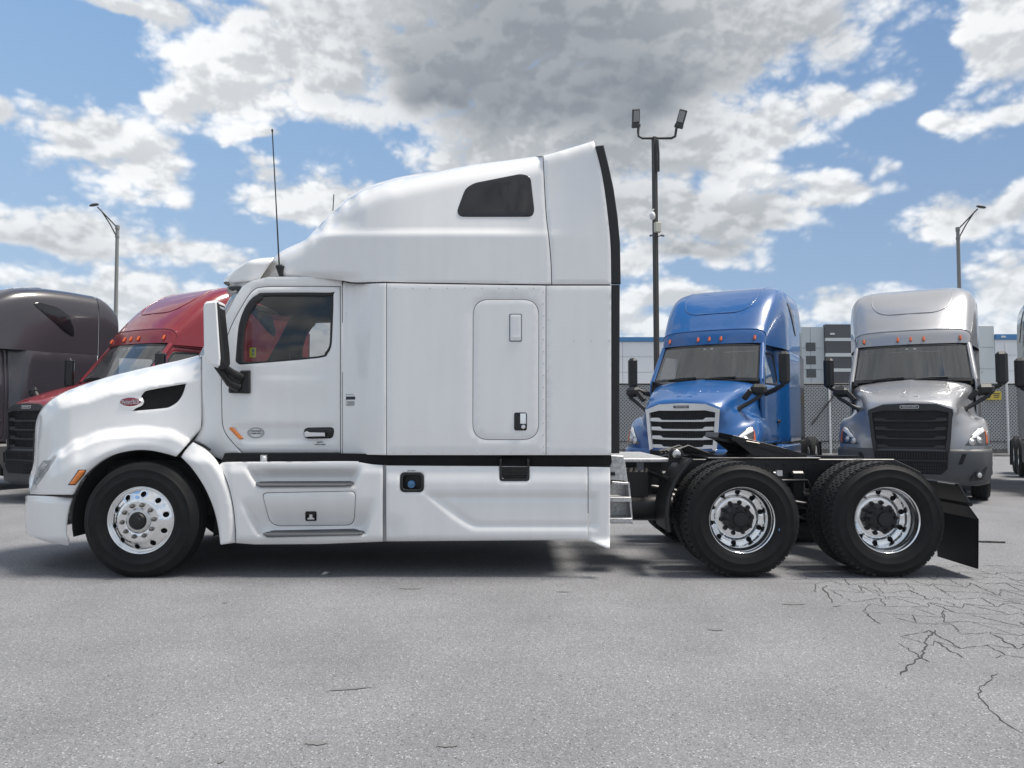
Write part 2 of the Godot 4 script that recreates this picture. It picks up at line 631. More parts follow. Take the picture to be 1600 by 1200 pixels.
# ---------------------------------------------------------------- materials
func make_materials() -> void:
	var paint := mat("white_paint", 0.86, 0.862, 0.86, 0.34, 0.0, 1.0)
	paint.clearcoat_roughness = 0.09
	worn(paint, noise_map(0.012, 0.975, 1.0, 512, 5, 3), Vector3(0.9, 0.12, 0.9))
	mat("white_plain", 0.80, 0.81, 0.82, 0.35, 0.0, 0.6)
	mat("black_plastic", 0.008, 0.0085, 0.010, 0.5)
	mat("black_gloss", 0.008, 0.008, 0.010, 0.12)
	mat("gap", 0.006, 0.006, 0.008, 0.9)
	mat("liner", 0.05, 0.052, 0.056, 0.8)
	mat("liner_dark", 0.02, 0.02, 0.023, 0.8)
	mat("seat_cloth", 0.035, 0.035, 0.04, 0.9)
	mat("frame_paint", 0.007, 0.007, 0.009, 0.38)
	var rb := mat("rubber", 0.013, 0.013, 0.0145, 0.62)
	rb.metallic_specular = 0.36
	worn(rb, noise_map(0.02, 0.7, 1.0, 256, 4, 9), Vector3(2, 2, 2))
	mat("tread_rubber", 0.015, 0.015, 0.016, 0.8)
	mat("polished", 0.88, 0.89, 0.90, 0.17, 1.0)
	mat("machined", 0.62, 0.62, 0.62, 0.34, 1.0)
	mat("nut_metal", 0.22, 0.21, 0.20, 0.4, 1.0)
	mat("chrome", 0.86, 0.87, 0.88, 0.06, 1.0)
	mat("bright_trim", 0.88, 0.89, 0.90, 0.18, 0.25, 1.0)
	var al := mat("tread_plate", 0.74, 0.75, 0.76, 0.45, 0.45)
	worn(al, noise_map(0.03, 0.75, 1.0, 256, 4, 21), Vector3(3, 3, 3))
	mat("amber", 0.75, 0.20, 0.01, 0.12, 0.0, 1.0)
	mat("marker_orange", 0.60, 0.10, 0.01, 0.15, 0.0, 1.0)
	mat("red_enamel", 0.22, 0.012, 0.025, 0.15, 0.0, 1.0)
	mat("emblem_rim", 0.75, 0.75, 0.75, 0.15, 1.0)
	mat("decal_grey", 0.16, 0.17, 0.20, 0.6)
	mat("decal_dark", 0.02, 0.025, 0.045, 0.5)
	mat("decal_white", 0.72, 0.72, 0.72, 0.5)
	mat("blue_cap", 0.10, 0.26, 0.48, 0.35)
	mat("yellow_paper", 0.62, 0.66, 0.02, 0.6)
	mat("yellow_sign", 0.55, 0.42, 0.05, 0.6)
	mat("grey_rubber", 0.12, 0.125, 0.135, 0.75)
	glass("side_glass", 0.015, 0.022, 0.022, 0.36)
	glass("front_glass", 0.14, 0.165, 0.16, 0.55)
	glass("blue_band", 0.01, 0.09, 0.16, 0.55)
	glass("dark_glass", 0.006, 0.006, 0.009, 0.93)
	glass("truck_glass", 0.075, 0.08, 0.082, 0.5)
	M.truck_glass.metallic_specular = 0.7
	M.truck_glass.clearcoat_enabled = true
	M.truck_glass.clearcoat = 1.0
	M.truck_glass.clearcoat_roughness = 0.02
	mat("visor_smoke", 0.55, 0.56, 0.55, 0.2, 0.0, 0.6)
	mat("rivet", 0.55, 0.55, 0.55, 0.5)
	mat("joint", 0.30, 0.31, 0.32, 0.7)
	mat("grille_dark", 0.024, 0.025, 0.027, 0.38)
	glass("lens", 0.75, 0.78, 0.80, 0.25)
	mat("lamp_white", 0.75, 0.77, 0.78, 0.2, 0.0, 1.0)
	mat("lamp_dark", 0.06, 0.06, 0.065, 0.15, 0.3, 1.0)
	mat("mirror_glass", 0.8, 0.8, 0.8, 0.02, 1.0)
	mat("pole_dark", 0.03, 0.028, 0.026, 0.5)
	mat("pole_grey", 0.20, 0.205, 0.20, 0.55)
	mat("lamp_head", 0.05, 0.05, 0.05, 0.5)
	mat("lamp_lens", 0.32, 0.33, 0.33, 0.3)
	mat("box_beige", 0.52, 0.52, 0.44, 0.6)
	mat("galvanised", 0.68, 0.69, 0.70, 0.5, 0.2)
	mat("screen_cloth", 0.22, 0.225, 0.235, 0.9)
	var cc := mat("concrete", 0.36, 0.355, 0.34, 0.9)
	worn(cc, noise_map(0.02, 0.7, 1.0, 256, 5, 31), Vector3(0.5, 0.5, 0.5))
	mat("wall_white", 0.80, 0.81, 0.82, 0.85)
	mat("wall_grey", 0.46, 0.50, 0.52, 0.85)
	mat("wall_pale", 0.58, 0.62, 0.62, 0.85)
	mat("wall_dark", 0.06, 0.06, 0.065, 0.7)
	mat("stripe_blue", 0.04, 0.20, 0.45, 0.6)
	mat("window_glass", 0.03, 0.035, 0.04, 0.08)
	mat("bark", 0.09, 0.07, 0.05, 0.9)
	var lf := mat("leaf", 0.055, 0.085, 0.03, 0.6)
	lf.backlight_enabled = true
	lf.backlight = Color(0.15, 0.25, 0.05)
	mat("dry_leaf", 0.45, 0.44, 0.40, 0.8)
	mat("crack_fill", 0.04, 0.04, 0.04, 0.95)
	mat("stain", 0.16, 0.162, 0.165, 0.88)

# ---------------------------------------------------------------- ground
func ground() -> void:
	var size := 1024
	var rng := RandomNumberGenerator.new()
	rng.seed = 77
	var grain := PackedFloat32Array()
	grain.resize(size * size)
	for i in size * size: grain[i] = 0.5
	# stones of several sizes pressed into the binder
	for k in 62000:
		var x := rng.randi() % size
		var y := rng.randi() % size
		var r: int = 1 + int(pow(rng.randf(), 3.0) * 3.5)
		var v := clampf(0.53 + rng.randfn() * 0.22, 0.0, 1.0)
		for dy in range(-r, r + 1):
			for dx in range(-r, r + 1):
				if dx * dx + dy * dy <= r * r: grain[((y + dy + size) % size) * size + (x + dx + size) % size] = v
	var bytes := PackedByteArray()
	bytes.resize(size * size * 3)
	var hb := PackedByteArray()
	hb.resize(size * size)
	for i in size * size:
		var v := clampf(0.30 + 0.52 * grain[i], 0.0, 1.0)
		bytes[i * 3] = int(255.0 * v * 0.985)
		bytes[i * 3 + 1] = int(255.0 * v * 0.99)
		bytes[i * 3 + 2] = int(255.0 * minf(v * 1.01, 1.0))
		hb[i] = int(255.0 * grain[i])
	var im := Image.create_from_data(size, size, false, Image.FORMAT_RGB8, bytes)
	var hi := Image.create_from_data(size, size, false, Image.FORMAT_L8, hb)
	hi.convert(Image.FORMAT_RGBA8)
	hi.bump_map_to_normal_map(3.0)
	var m := mat("asphalt", 0.76, 0.765, 0.775, 0.9)
	m.albedo_texture = ImageTexture.create_from_image(im)
	m.normal_enabled = true
	m.normal_texture = ImageTexture.create_from_image(hi)
	m.normal_scale = 0.45
	m.uv1_scale = Vector3(0.80, 0.80, 0.80)
	m.detail_enabled = true
	m.detail_blend_mode = BaseMaterial3D.BLEND_MODE_MUL
	m.detail_albedo = noise_map(0.006, 0.88, 1.0, 1024, 7, 40)
	m.detail_uv_layer = BaseMaterial3D.DETAIL_UV_2
	m.uv2_scale = Vector3(0.11, 0.11, 0.11)
	var st := SurfaceTool.new()
	st.begin(Mesh.PRIMITIVE_TRIANGLES)
	var x0 := -400.0
	var x1 := 400.0
	var z0 := -600.0
	var z1 := 60.0
	for q in [[x0, z0], [x1, z0], [x1, z1], [x0, z0], [x1, z1], [x0, z1]]:
		st.set_normal(Vector3.UP)
		st.set_uv(Vector2(q[0], q[1]))
		st.set_uv2(Vector2(q[0] + q[1] * 0.3, q[1] - q[0] * 0.3))
		st.add_vertex(Vector3(q[0], 0, q[1]))
	var o := obj("asphalt_ground", st.commit(), m)
	structure(o)
	o.set_meta("label", "pale grey weathered asphalt of the truck yard")
	# alligator cracking at the right of the yard: cell walls of a jittered mesh, some missing
	var mb := MB.new()
	mb.hard()
	var nodes := {}
	for i in range(-6, 28):
		for j in range(-2, 12):
			nodes[Vector2i(i, j)] = Vector2(2.72 + i * 0.140 + rng.randfn() * 0.055, -0.02 + j * 0.25 + (0.04 if (i + j) % 2 else -0.04) + rng.randfn() * 0.07)
	for key in nodes:
		for d in [Vector2i(1, 0), Vector2i(0, 1)]:
			if not nodes.has(key + d) or (d.y == 1 and (key.x + key.y) % 2): continue
			var a: Vector2 = nodes[key]
			var b: Vector2 = nodes[key + d]
			var mid := (a + b) / 2.0
			var keep := clampf(0.55 + (mid.x - 2.60) / 0.55, 0.0, 0.98) * clampf((2.62 - mid.y - 0.5 * maxf(0.0, 3.0 - mid.x)) / 0.5, 0.0, 1.0)
			if rng.randf() > keep * (0.97 if d.x == 1 else 1.1): continue
			crack(mb, [a, b], 0.005 + 0.007 * rng.randf() * rng.randf(), rng)
	for path in [[[1462, 985], [1448, 1000], [1444, 1020], [1430, 1035], [1416, 1042], [1408, 1056]], [[1560, 1052], [1540, 1068], [1528, 1084], [1545, 1108], [1570, 1130], [1600, 1148]], [[1290, 914], [1286, 920], [1295, 930], [1300, 942]]]:
		var line := []
		for q in path:
			var g := on_ground(q[0], q[1])
			line.append(Vector2(g.x, g.z))
		crack(mb, line, 0.0105 if path[0][0] < 1500 else 0.006, rng)
	var cr := obj("crack", mb, M.crack_fill, o)
	stuff(cr)
	# oil drips and rubber marks
	for s in [[545, 1077, 0.12, 0.012, 0.25], [700, 1166, 0.045, 0.014, 0.1], [495, 1162, 0.05, 0.02, 0.0], [1550, 848, 0.20, 0.012, -0.3], [1118, 984, 0.05, 0.03, 0.0], [130, 889, 0.05, 0.02, 0.0], [82, 884, 0.08, 0.015, 0.1], [1240, 944, 0.09, 0.03, 0.0], [640, 920, 0.10, 0.02, 0.0], [345, 1190, 0.012, 0.02, 0.0], [352, 942, 0.02, 0.02, 0.0], [880, 925, 0.05, 0.015, 0.0], [170, 905, 0.04, 0.02, 0.0]]:
		var c := on_ground(s[0], s[1])
		var sm := MB.new()
		sm.hard()
		var ring := []
		for k in 26:
			var an := TAU * k / 26
			var rr := 1.0 + rng.randfn() * 0.13
			ring.append(c + Vector3(cos(an) * s[2] * rr, 0.004, sin(an) * s[3] * rr).rotated(Vector3.UP, s[4]))
		for k in 26: sm.tri(c + Vector3(0, 0.004, 0), ring[k], ring[(k + 1) % 26])
		obj("stain", sm, M.stain, o)

func crack(mb: MB, line: Array, width: float, rng: RandomNumberGenerator) -> void:
	var pts := []
	for i in line.size() - 1:
		var a: Vector2 = line[i]
		var b: Vector2 = line[i + 1]
		var n := maxi(2, int(a.distance_to(b) / 0.035))
		for k in n: pts.append(a.lerp(b, float(k) / n) + Vector2(rng.randfn(), rng.randfn()) * (0.007 if k > 0 else 0.0))
	pts.append(line[line.size() - 1])
	var prev := []
	for i in pts.size():
		var t: Vector2 = (pts[mini(i + 1, pts.size() - 1)] - pts[maxi(i - 1, 0)]).normalized()
		var w := width * (0.45 + 0.75 * rng.randf()) * (0.4 if i == 0 or i == pts.size() - 1 else 1.0) * 0.5
		var l: Vector2 = pts[i] + Vector2(-t.y, t.x) * w
		var r: Vector2 = pts[i] - Vector2(-t.y, t.x) * w
		var now := [Vector3(l.x, 0.003, l.y), Vector3(r.x, 0.003, r.y)]
		if prev: mb.quad(prev[0], now[0], now[1], prev[1])
		prev = now

# ---------------------------------------------------------------- wheels
const TYRE_R := 0.5235

func wheel_meshes() -> void:
	if cache.has("tyre"): return
	var low := -(TYRE_R - 0.008)
	for kind in ["tyre", "tyre_rib"]:
		var mb := MB.new()
		var side := [Vector2(0.286, -0.055), Vector2(0.300, -0.036), Vector2(0.318, -0.030), Vector2(0.322, -0.022), Vector2(0.345, -0.012), Vector2(0.385, -0.001), Vector2(0.389, 0.002), Vector2(0.393, -0.001), Vector2(0.425, 0.0), Vector2(0.455, -0.006), Vector2(0.459, -0.003), Vector2(0.463, -0.009), Vector2(0.485, -0.022), Vector2(0.504, -0.036)]
		mb.lathe(side, Transform3D(), 96, false, low)
		var tread := []
		if kind == "tyre_rib":
			tread = [Vector2(0.504, -0.036), Vector2(0.514, -0.046)]
			for k in 5:
				var z0 := -0.05 - k * 0.038
				tread += [Vector2(0.5235, z0 - 0.003), Vector2(0.5235, z0 - 0.029), Vector2(0.508, z0 - 0.031), Vector2(0.508, z0 - 0.036)]
			tread += [Vector2(0.514, -0.246), Vector2(0.504, -0.256)]
		else:
			tread = [Vector2(0.504, -0.036), Vector2(0.505, -0.045), Vector2(0.505, -0.247), Vector2(0.504, -0.256)]
		mb.lathe(tread, Transform3D(), 96, true, low)
		var back := []
		for k in range(side.size() - 1, -1, -1): back.append(Vector2(side[k].x, -0.292 - side[k].y))
		mb.lathe(back, Transform3D(), 64, false, low)
		cache[kind] = mb.done()
	var tb := MB.new()
	var count := 58
	for r in 4:
		var zc := -0.072 - r * 0.049
		for k in count:
			var an := TAU * (k + (0.5 if r % 2 else 0.0)) / count
			var dir := Vector3(cos(an), sin(an), 0)
			if dir.y * TYRE_R < low + 0.004: continue
			var b := Basis(Vector3(-dir.y, dir.x, 0), dir, Vector3(0, 0, -1))
			b = b * Basis(Vector3.UP, 0.10 if r % 2 else -0.10)
			tb.box(Transform3D(b, dir * 0.5125 + Vector3(0, 0, zc)), Vector3(0.044, 0.022, 0.044 if r in [0, 3] else 0.040), 0.0)
			if r == 0 or r == 3:      # shoulder lugs
				tb.box(Transform3D(b, dir * 0.502 + Vector3(0, 0, -0.044 if r == 0 else -0.248)), Vector3(0.040, 0.022, 0.022), 0.0)
	cache.tread = tb.done()
	# steer rim: a domed disc with ten hand holes; drive rim: a deep dish
	var place := func(prof_r: Array, prof_h: Array) -> Callable:
		return func(p: Vector2, dz: float) -> Vector3: return Vector3(p.x, p.y, curve(p.length(), prof_r, prof_h) + dz)
	for kind in ["steer", "drive"]:
		var mb := MB.new()
		var holes := [ellipse(Vector2.ZERO, 0.112, 0.112, 48)]
		for k in 10:
			var an := TAU * (k + 0.35) / 10
			holes.append(ellipse(Vector2(cos(an), sin(an)) * 0.2365, 0.0245, 0.0245, 20))
		var flat := func(_p: Vector2) -> float: return 0.0
		if kind == "steer":
			panel(mb, ellipse(Vector2.ZERO, 0.284, 0.284, 96), flat, {"holes": holes, "sp": 0.016, "hole_sp": 0.009, "bev": 0.003, "drop": 0.002, "thick": 0.018, "place": place.call([0.11, 0.185, 0.198, 0.206, 0.225, 0.26, 0.284], [0.004, 0.004, 0.001, -0.014, -0.022, -0.042, -0.060])})
			mb.lathe([Vector2(0.282, -0.062), Vector2(0.288, -0.050), Vector2(0.294, -0.040), Vector2(0.301, -0.034), Vector2(0.307, -0.036), Vector2(0.309, -0.046), Vector2(0.300, -0.060)], Transform3D(), 96)
		else:
			panel(mb, ellipse(Vector2.ZERO, 0.262, 0.262, 96), flat, {"holes": holes, "sp": 0.016, "hole_sp": 0.009, "bev": 0.003, "drop": 0.002, "thick": 0.018, "place": place.call([0.11, 0.188, 0.194, 0.205, 0.24, 0.262], [-0.215, -0.215, -0.219, -0.236, -0.238, -0.228])})
			mb.lathe([Vector2(0.258, -0.230), Vector2(0.260, -0.170), Vector2(0.263, -0.125), Vector2(0.268, -0.110), Vector2(0.280, -0.100), Vector2(0.284, -0.085), Vector2(0.285, -0.060), Vector2(0.290, -0.046), Vector2(0.297, -0.038), Vector2(0.304, -0.036), Vector2(0.309, -0.040), Vector2(0.309, -0.05), Vector2(0.300, -0.06)], Transform3D(), 96)
		cache["rim_" + kind] = mb.done()
	# hubs
	var h := MB.new()
	h.lathe([Vector2(0.113, -0.03), Vector2(0.113, 0.008), Vector2(0.100, 0.016), Vector2(0.080, 0.018), Vector2(0.078, 0.0)], Transform3D(), 48, true)
	cache.hub_ring = h.done()
	h = MB.new()
	h.lathe([Vector2(0.076, 0.0), Vector2(0.074, 0.034), Vector2(0.066, 0.046), Vector2(0.040, 0.048), Vector2(0.036, 0.052), Vector2(0.001, 0.053)], Transform3D(), 40, true)
	for k in 6:
		var an := TAU * k / 6
		h.lathe([Vector2(0.007, 0.03), Vector2(0.007, 0.052), Vector2(0.001, 0.053)], Transform3D(Basis(), Vector3(cos(an), sin(an), 0) * 0.056), 8, true)
	cache.hub_steer = h.done()
	h = MB.new()
	h.lathe([Vector2(0.114, -0.23), Vector2(0.110, -0.150), Vector2(0.112, -0.120), Vector2(0.118, -0.114), Vector2(0.118, -0.094), Vector2(0.110, -0.090), Vector2(0.072, -0.088), Vector2(0.064, -0.070), Vector2(0.050, -0.066), Vector2(0.001, -0.065)], Transform3D(), 40, true)
	for k in 8:
		var an := TAU * (k + 0.2) / 8
		h.lathe([Vector2(0.017, -0.15), Vector2(0.017, -0.068), Vector2(0.013, -0.062), Vector2(0.001, -0.061)], Transform3D(Basis(), Vector3(cos(an), sin(an), 0) * 0.104), 10, true)
	for k in 6:
		var an := TAU * k / 6.0
		h.box(Transform3D(Basis(Vector3.BACK, an), Vector3(cos(an), sin(an), 0) * 0.109 + Vector3(0, 0, -0.18)), Vector3(0.014, 0.02, 0.07), 0.003)
	cache.hub_drive = h.done()
	h = MB.new()
	h.lathe([Vector2(0.021, -0.004), Vector2(0.021, 0.008), Vector2(0.0165, 0.010)], Transform3D(), 16, true)
	h.lathe([Vector2(0.0165, 0.008), Vector2(0.0155, 0.030), Vector2(0.011, 0.034)], Transform3D(), 6, true)
	h.lathe([Vector2(0.010, 0.030), Vector2(0.010, 0.042), Vector2(0.001, 0.043)], Transform3D(), 10, true)
	cache.nut = h.done()

func wheel(parent: Node3D, at: Vector3, kind: String, turn: float, nuts := true, inner := false) -> Node3D:
	wheel_meshes()
	var w := Node3D.new()
	w.name = numbered("wheel", parent)
	parent.add_child(w, true)
	w.position = at - (parent.position if parent == world_root else Vector3.ZERO)
	w.rotation.y = turn
	obj("tyre", cache.tyre_rib if kind == "steer" else cache.tyre, M.rubber, w)
	if kind == "drive": obj("tread", cache.tread, M.tread_rubber, w)
	if inner:
		obj("tyre", cache.tyre, M.rubber, w).position.z = -0.335
		obj("tread", cache.tread, M.tread_rubber, w).position.z = -0.335
	obj("rim", cache["rim_" + kind], M.polished, w)
	if kind == "steer": obj("hub_ring", cache.hub_ring, M.machined, w)
	obj("hub", cache["hub_" + kind], M.black_plastic, w)
	if nuts:
		for k in 10:
			var an := TAU * (k + 0.15) / 10
			var o := obj("lug_nut", cache.nut, M.nut_metal if kind == "steer" else M.black_plastic, w)
			o.position = Vector3(cos(an) * 0.143, sin(an) * 0.143, 0.004 if kind == "steer" else -0.215)
	var dr := MB.new()
	if kind == "steer": dr.lathe([Vector2(0.001, -0.075), Vector2(0.29, -0.08), Vector2(0.285, -0.28)], Transform3D(), 32, true)
	else: dr.lathe([Vector2(0.001, -0.262), Vector2(0.262, -0.264), Vector2(0.27, -0.3)], Transform3D(), 32, true)
	obj("brake_drum", dr, M.gap, w)
	return w

# ---------------------------------------------------------------- the white tractor
func flow(a: Array, steps := 5) -> PackedVector2Array:       # a smooth open line through points
	var p := poly(a)
	var out := PackedVector2Array()
	for i in p.size() - 1:
		var p0 := p[maxi(i - 1, 0)]
		var p3 := p[mini(i + 2, p.size() - 1)]
		for k in steps: out.append(p[i].cubic_interpolate(p[i + 1], p0, p3, float(k) / steps))
	out.append(p[p.size() - 1])
	return out

func join(parts: Array) -> PackedVector2Array:
	var out := PackedVector2Array()
	for q in parts:
		for v in q:
			if out.is_empty() or out[out.size() - 1].distance_to(v) > 0.3: out.append(v)
	return out

func hood_top(x: float) -> float:
	return curve(x, [58, 62, 66, 76, 92, 120, 160, 200, 240, 280, 316], [690, 656, 643, 629, 618, 607, 594, 584, 575, 566, 557])

func hood_z(p: Vector2) -> float:
	var yt := hood_top(p.x)
	var yc := curve(p.x, [58, 66, 78, 96, 126, 187, 250, 316], [712, 684, 656, 639, 630, 614, 603, 593])
	var z := -0.375
	if p.y < yc:
		var s := clampf((yc - p.y) / maxf(yc - yt, 1.0), 0.0, 1.0)
		z -= (0.012 * smoothstep(0.0, 0.14, s) + 0.20 * pow(s, 1.5) + 0.16 * pow(s, 7.0)) * (0.12 + 0.88 * smoothstep(62.0, 118.0, p.x))
	else:
		z += 0.03 * smoothstep(0.0, 80.0, p.y - yc)
	var ya := curve(p.x, [50, 60, 79, 96, 120, 150, 185, 222, 260, 288, 316], [752, 737, 716, 701, 687, 676, 669.5, 667, 670.5, 682, 704])
	var d := p.y - ya
	z = lerpf(z, -0.085, smoothstep(-2.0, 15.0, d))
	z += 0.045 * smoothstep(13.0, 42.0, d)
	var r := p.distance_to(Vector2(221, 812))
	if d > 0.0: z -= 0.022 * smoothstep(119.0, 110.0, r)
	var q := maxf(0.0, (114.0 - p.x) / 56.0)
	z -= 0.40 * pow(q, 2.3)
	return z

func cab_z(p: Vector2) -> float:
	var z := -0.26 - 0.085 * pow(clampf((572.0 - p.y) / 125.0, 0.0, 1.0), 1.3)
	if p.x < 400: z -= 0.12 * pow((400.0 - p.x) / 85.0, 1.6)
	if p.y > 650: z += 0.03 * smoothstep(650.0, 715.0, p.y) * smoothstep(345.0, 310.0, p.x)
	return z

var door_band := PackedVector2Array()
func door_z(p: Vector2) -> float:
	var z := cab_z(p)
	z -= 0.016 * smoothstep(0.0, 5.0, inset(p, door_band))
	z += 0.008 * (smoothstep(588.0, 592.0, p.y) - smoothstep(592.0, 640.0, p.y)) * smoothstep(395.0, 430.0, p.x) * smoothstep(522.0, 500.0, p.x)
	return z

func sleeper_z(p: Vector2) -> float:
	var c := cab_z(p)
	return lerpf(c, -0.05, smoothstep(539.0, 600.0, p.x))

func roof_top(x: float) -> float:
	return curve(x, [405, 428, 440, 475, 490, 515, 540, 565, 590, 615, 652, 700, 740, 800, 848, 880, 905, 928], [436, 402.5, 392.5, 376, 362, 337, 316, 300, 290, 282.5, 275, 265, 257.5, 249.5, 243, 234.5, 227, 220])

func roof_z(p: Vector2) -> float:
	var z := curve(p.x, [395, 430, 460, 500, 560, 620, 700], [-0.64, -0.47, -0.38, -0.275, -0.15, -0.075, -0.052])
	var yc := curve(p.x, [470, 510, 600, 740, 860, 955], [379, 369.5, 366.5, 365.5, 367, 372])
	var up := yc - p.y
	var ledge := smoothstep(470.0, 520.0, p.x) * smoothstep(900.0, 780.0, p.x)
	if up > 0.0:
		z -= 0.022 * smoothstep(0.0, 7.0, up) * ledge + 0.0011 * up * smoothstep(965.0, 780.0, p.x)
		z -= 0.26 * pow(clampf((575.0 - p.x) / 105.0, 0.0, 1.0), 1.5) * smoothstep(0.0, 25.0, up)
	# the crease that runs up beside the roof's shoulder
	var t := p.y - roof_top(p.x)
	var R := 30.0 if p.x < 848 else 16.0
	if t < R:
		var s := 1.0 - maxf(t, 0.0) / R
		z -= (0.20 if p.x < 848 else 0.05) * (1.0 - sqrt(maxf(0.0, 1.0 - s * s)))
	z -= 0.05 * smoothstep(424.0, 437.0, p.y) * smoothstep(585.0, 520.0, p.x)
	return z

var scoop_top := PackedVector2Array()
var scoop_low := PackedVector2Array()
func step_z(p: Vector2) -> float:
	var z := -0.045
	z -= 0.03 * smoothstep(740.0, 722.0, p.y)
	if Geometry2D.is_point_in_polygon(p, scoop_top):
		z -= 0.12 * smoothstep(724.0, 746.0, p.y) * smoothstep(0.0, 14.0, inset(p, scoop_top) + 2.0 * maxf(0.0, p.y - 740.0) * 0.0)
	if Geometry2D.is_point_in_polygon(p, scoop_low):
		z -= 0.12 * smoothstep(776.0, 824.0, p.y) * smoothstep(0.0, 14.0, inset(p, scoop_low))
	z -= 0.04 * smoothstep(838.0, 851.0, p.y)
	z -= 0.05 * smoothstep(362.0, 342.0, p.x)
	return z

var groove := PackedVector2Array()
func tank_z(p: Vector2) -> float:
	var z := -0.04
	z -= 0.035 * smoothstep(756.0, 728.0, p.y)
	z -= 0.035 * smoothstep(0.0, 10.0, inset(p, groove))
	z -= 0.03 * smoothstep(838.5, 846.0, p.y) * smoothstep(925.0, 905.0, p.x)
	z -= 0.03 * smoothstep(640.0, 604.0, p.x) * smoothstep(800.0, 830.0, p.y)
	return z

func W2(a: Array, z: float) -> PackedVector2Array:      # measured outline -> metres in the plane z
	var out := PackedVector2Array()
	for i in range(0, a.size(), 2):
		var w := W(a[i], a[i + 1], z)
		out.append(Vector2(w.x, w.y))
	return out

func both(mb: MB, outline: PackedVector2Array, z0: float, z1: float, bev := 0.0) -> void:     # a prism and its twin on the far side
	mb.prism(outline, z0, z1, Transform3D(), bev)
	mb.twin().prism(outline, z0, z1, Transform3D(Basis().scaled(Vector3(1, 1, -1)), Vector3(0, 0, 2 * MID)), bev)

func white_tractor() -> void:
	var T := thing("white_semi_truck", "large white sleeper semi truck parked side-on in front, with a bare black rear frame", "truck", Vector3(0, 0, MID))
	world_root = T
	var paint: Material = M.white_paint
	# ---- hood with its fenders
	var vent := flow([220.5, 620, 225, 613.3, 231, 610, 255, 605.4, 288, 600, 290, 602, 285, 617, 277.5, 628, 266, 635.4, 255, 638, 211.5, 641.8, 210, 640, 213, 637.6, 222, 633.5, 225, 627.5, 223.5, 623], 3)
	var arch := flow([110, 773, 116, 771, 126, 752, 140, 736, 160, 720, 180, 710, 200, 705, 220, 703, 240, 704.5, 260, 709, 275, 713.5], 5)
	var hood_line := join([flow([315, 557, 280, 566, 240, 575, 200, 584, 160, 594, 120, 607, 92, 618, 76, 629, 66, 643, 61, 662, 59, 696, 57.5, 727], 4), poly([50, 757, 46.5, 767, 47, 772.5]), arch, flow([276, 713, 300, 686, 311, 674, 314, 667, 315, 650], 3)])
	var mb := MB.new()
	panel(mb, hood_line, hood_z, {"holes": [vent], "sp": 3.6, "bev": 1.6, "drop": 0.010, "thick": 0.035, "joined": true, "mirror": true})
	var top := flow([315, 557, 280, 566, 240, 575, 200, 584, 160, 594, 120, 607, 92, 618, 76, 629, 66, 643, 61, 662, 59, 696, 57.5, 727, 50, 757, 46.5, 767], 4)
	var line := []
	var bulge := []
	for i in top.size():
		var t := (top[mini(i + 1, top.size() - 1)] - top[maxi(i - 1, 0)]).normalized()
		line.append(W(top[i].x, top[i].y, hood_z(top[i]) - 0.010))
		bulge.append(Vector3(t.y, t.x, 0) * Vector3(-0.20, -0.07, 0))
	bridge(mb, line, bulge, 20, 3.0)
	var hood := obj("hood", mb, paint, T)
	# nose grille (hidden from this side)
	mb = MB.new()
	mb.cube(Vector3(-4.985, 1.02, MID), Vector3(0.03, 0.55, 0.56), 0.01)
	obj("grille", mb, M.black_plastic, hood)
	mb = MB.new()
	panel(mb, vent, func(p: Vector2) -> float: return hood_z(p) - 0.034, {"sp": 6.0, "bev": 0.0, "thick": 0.0, "mirror": true})
	obj("vent_back", mb, M.gap, hood)
	mb = MB.new()
	for k in range(-30, 60):
		for s in [-1.0, 1.0]:
			var a := Vector2(200 + k * 4.4, 590)
			var b := a + Vector2(60 * s, 60)
			for seg in Geometry2D.intersect_polyline_with_polygon(PackedVector2Array([a, b]), vent):
				mb.tube([W(seg[0].x, seg[0].y, hood_z(seg[0]) - 0.018), W(seg[1].x, seg[1].y, hood_z(seg[1]) - 0.018)], 0.0028, 4, false)
	stuff(obj("vent_mesh", mb, M.black_plastic, hood))
	# emblem
	var ez := hood_z(Vector2(204, 628))
	mb = MB.new()
	panel(mb, ellipse(Vector2(204, 628), 17.2, 7.6, 40), func(p: Vector2) -> float: return ez + (p.x - 204) * 0.0001 + 0.006, {"sp": 4.0, "bev": 0.6, "drop": 0.004, "thick": 0.02})
	var em := obj("emblem", mb, M.emblem_rim, hood)
	mb = MB.new()
	panel(mb, ellipse(Vector2(204, 628), 16.2, 6.7, 40), func(_p: Vector2) -> float: return ez + 0.0085, {"sp": 4.0, "bev": 0.6, "drop": 0.002, "thick": 0.004})
	em = obj("emblem", mb, M.red_enamel, hood)
	var w := text_mesh("Peterbilt", 0.058, "Droid Serif", 0.003)
	var lt := obj("emblem_lettering", w, M.emblem_rim, hood)
	lt.position = W(204, 628.3, ez + 0.013)
	lt.rotation.z = deg_to_rad(3)
	lt.scale = Vector3(0.74, 1.0, 1)
	# fender marker lamp and headlamp
	mb = MB.new()
	panel(mb, poly([122.5, 734, 135, 734, 132, 741.5, 117.5, 758.3, 105.8, 758]), hood_z, {"sp": 5.0, "lift": 0.006, "mirror": true})
	obj("marker_lamp", mb, M.black_plastic, hood)
	mb = MB.new()
	panel(mb, rounded(poly([123.5, 735.3, 133, 735.3, 130.6, 741, 117, 757, 108, 756.8]), 1.5, 3), hood_z, {"sp": 4.0, "lift": 0.014, "drop": 0.008, "mirror": true})
	obj("marker_lens", mb, M.amber, hood)
	mb = MB.new()
	panel(mb, rounded(poly([67.5, 719.5, 83, 719, 76, 732, 63.5, 751, 58.5, 757.5, 50.5, 757.5, 53, 747, 59.5, 731]), 2.0, 3), hood_z, {"sp": 3.0, "lift": 0.006, "mirror": true, "bev": 0.8})
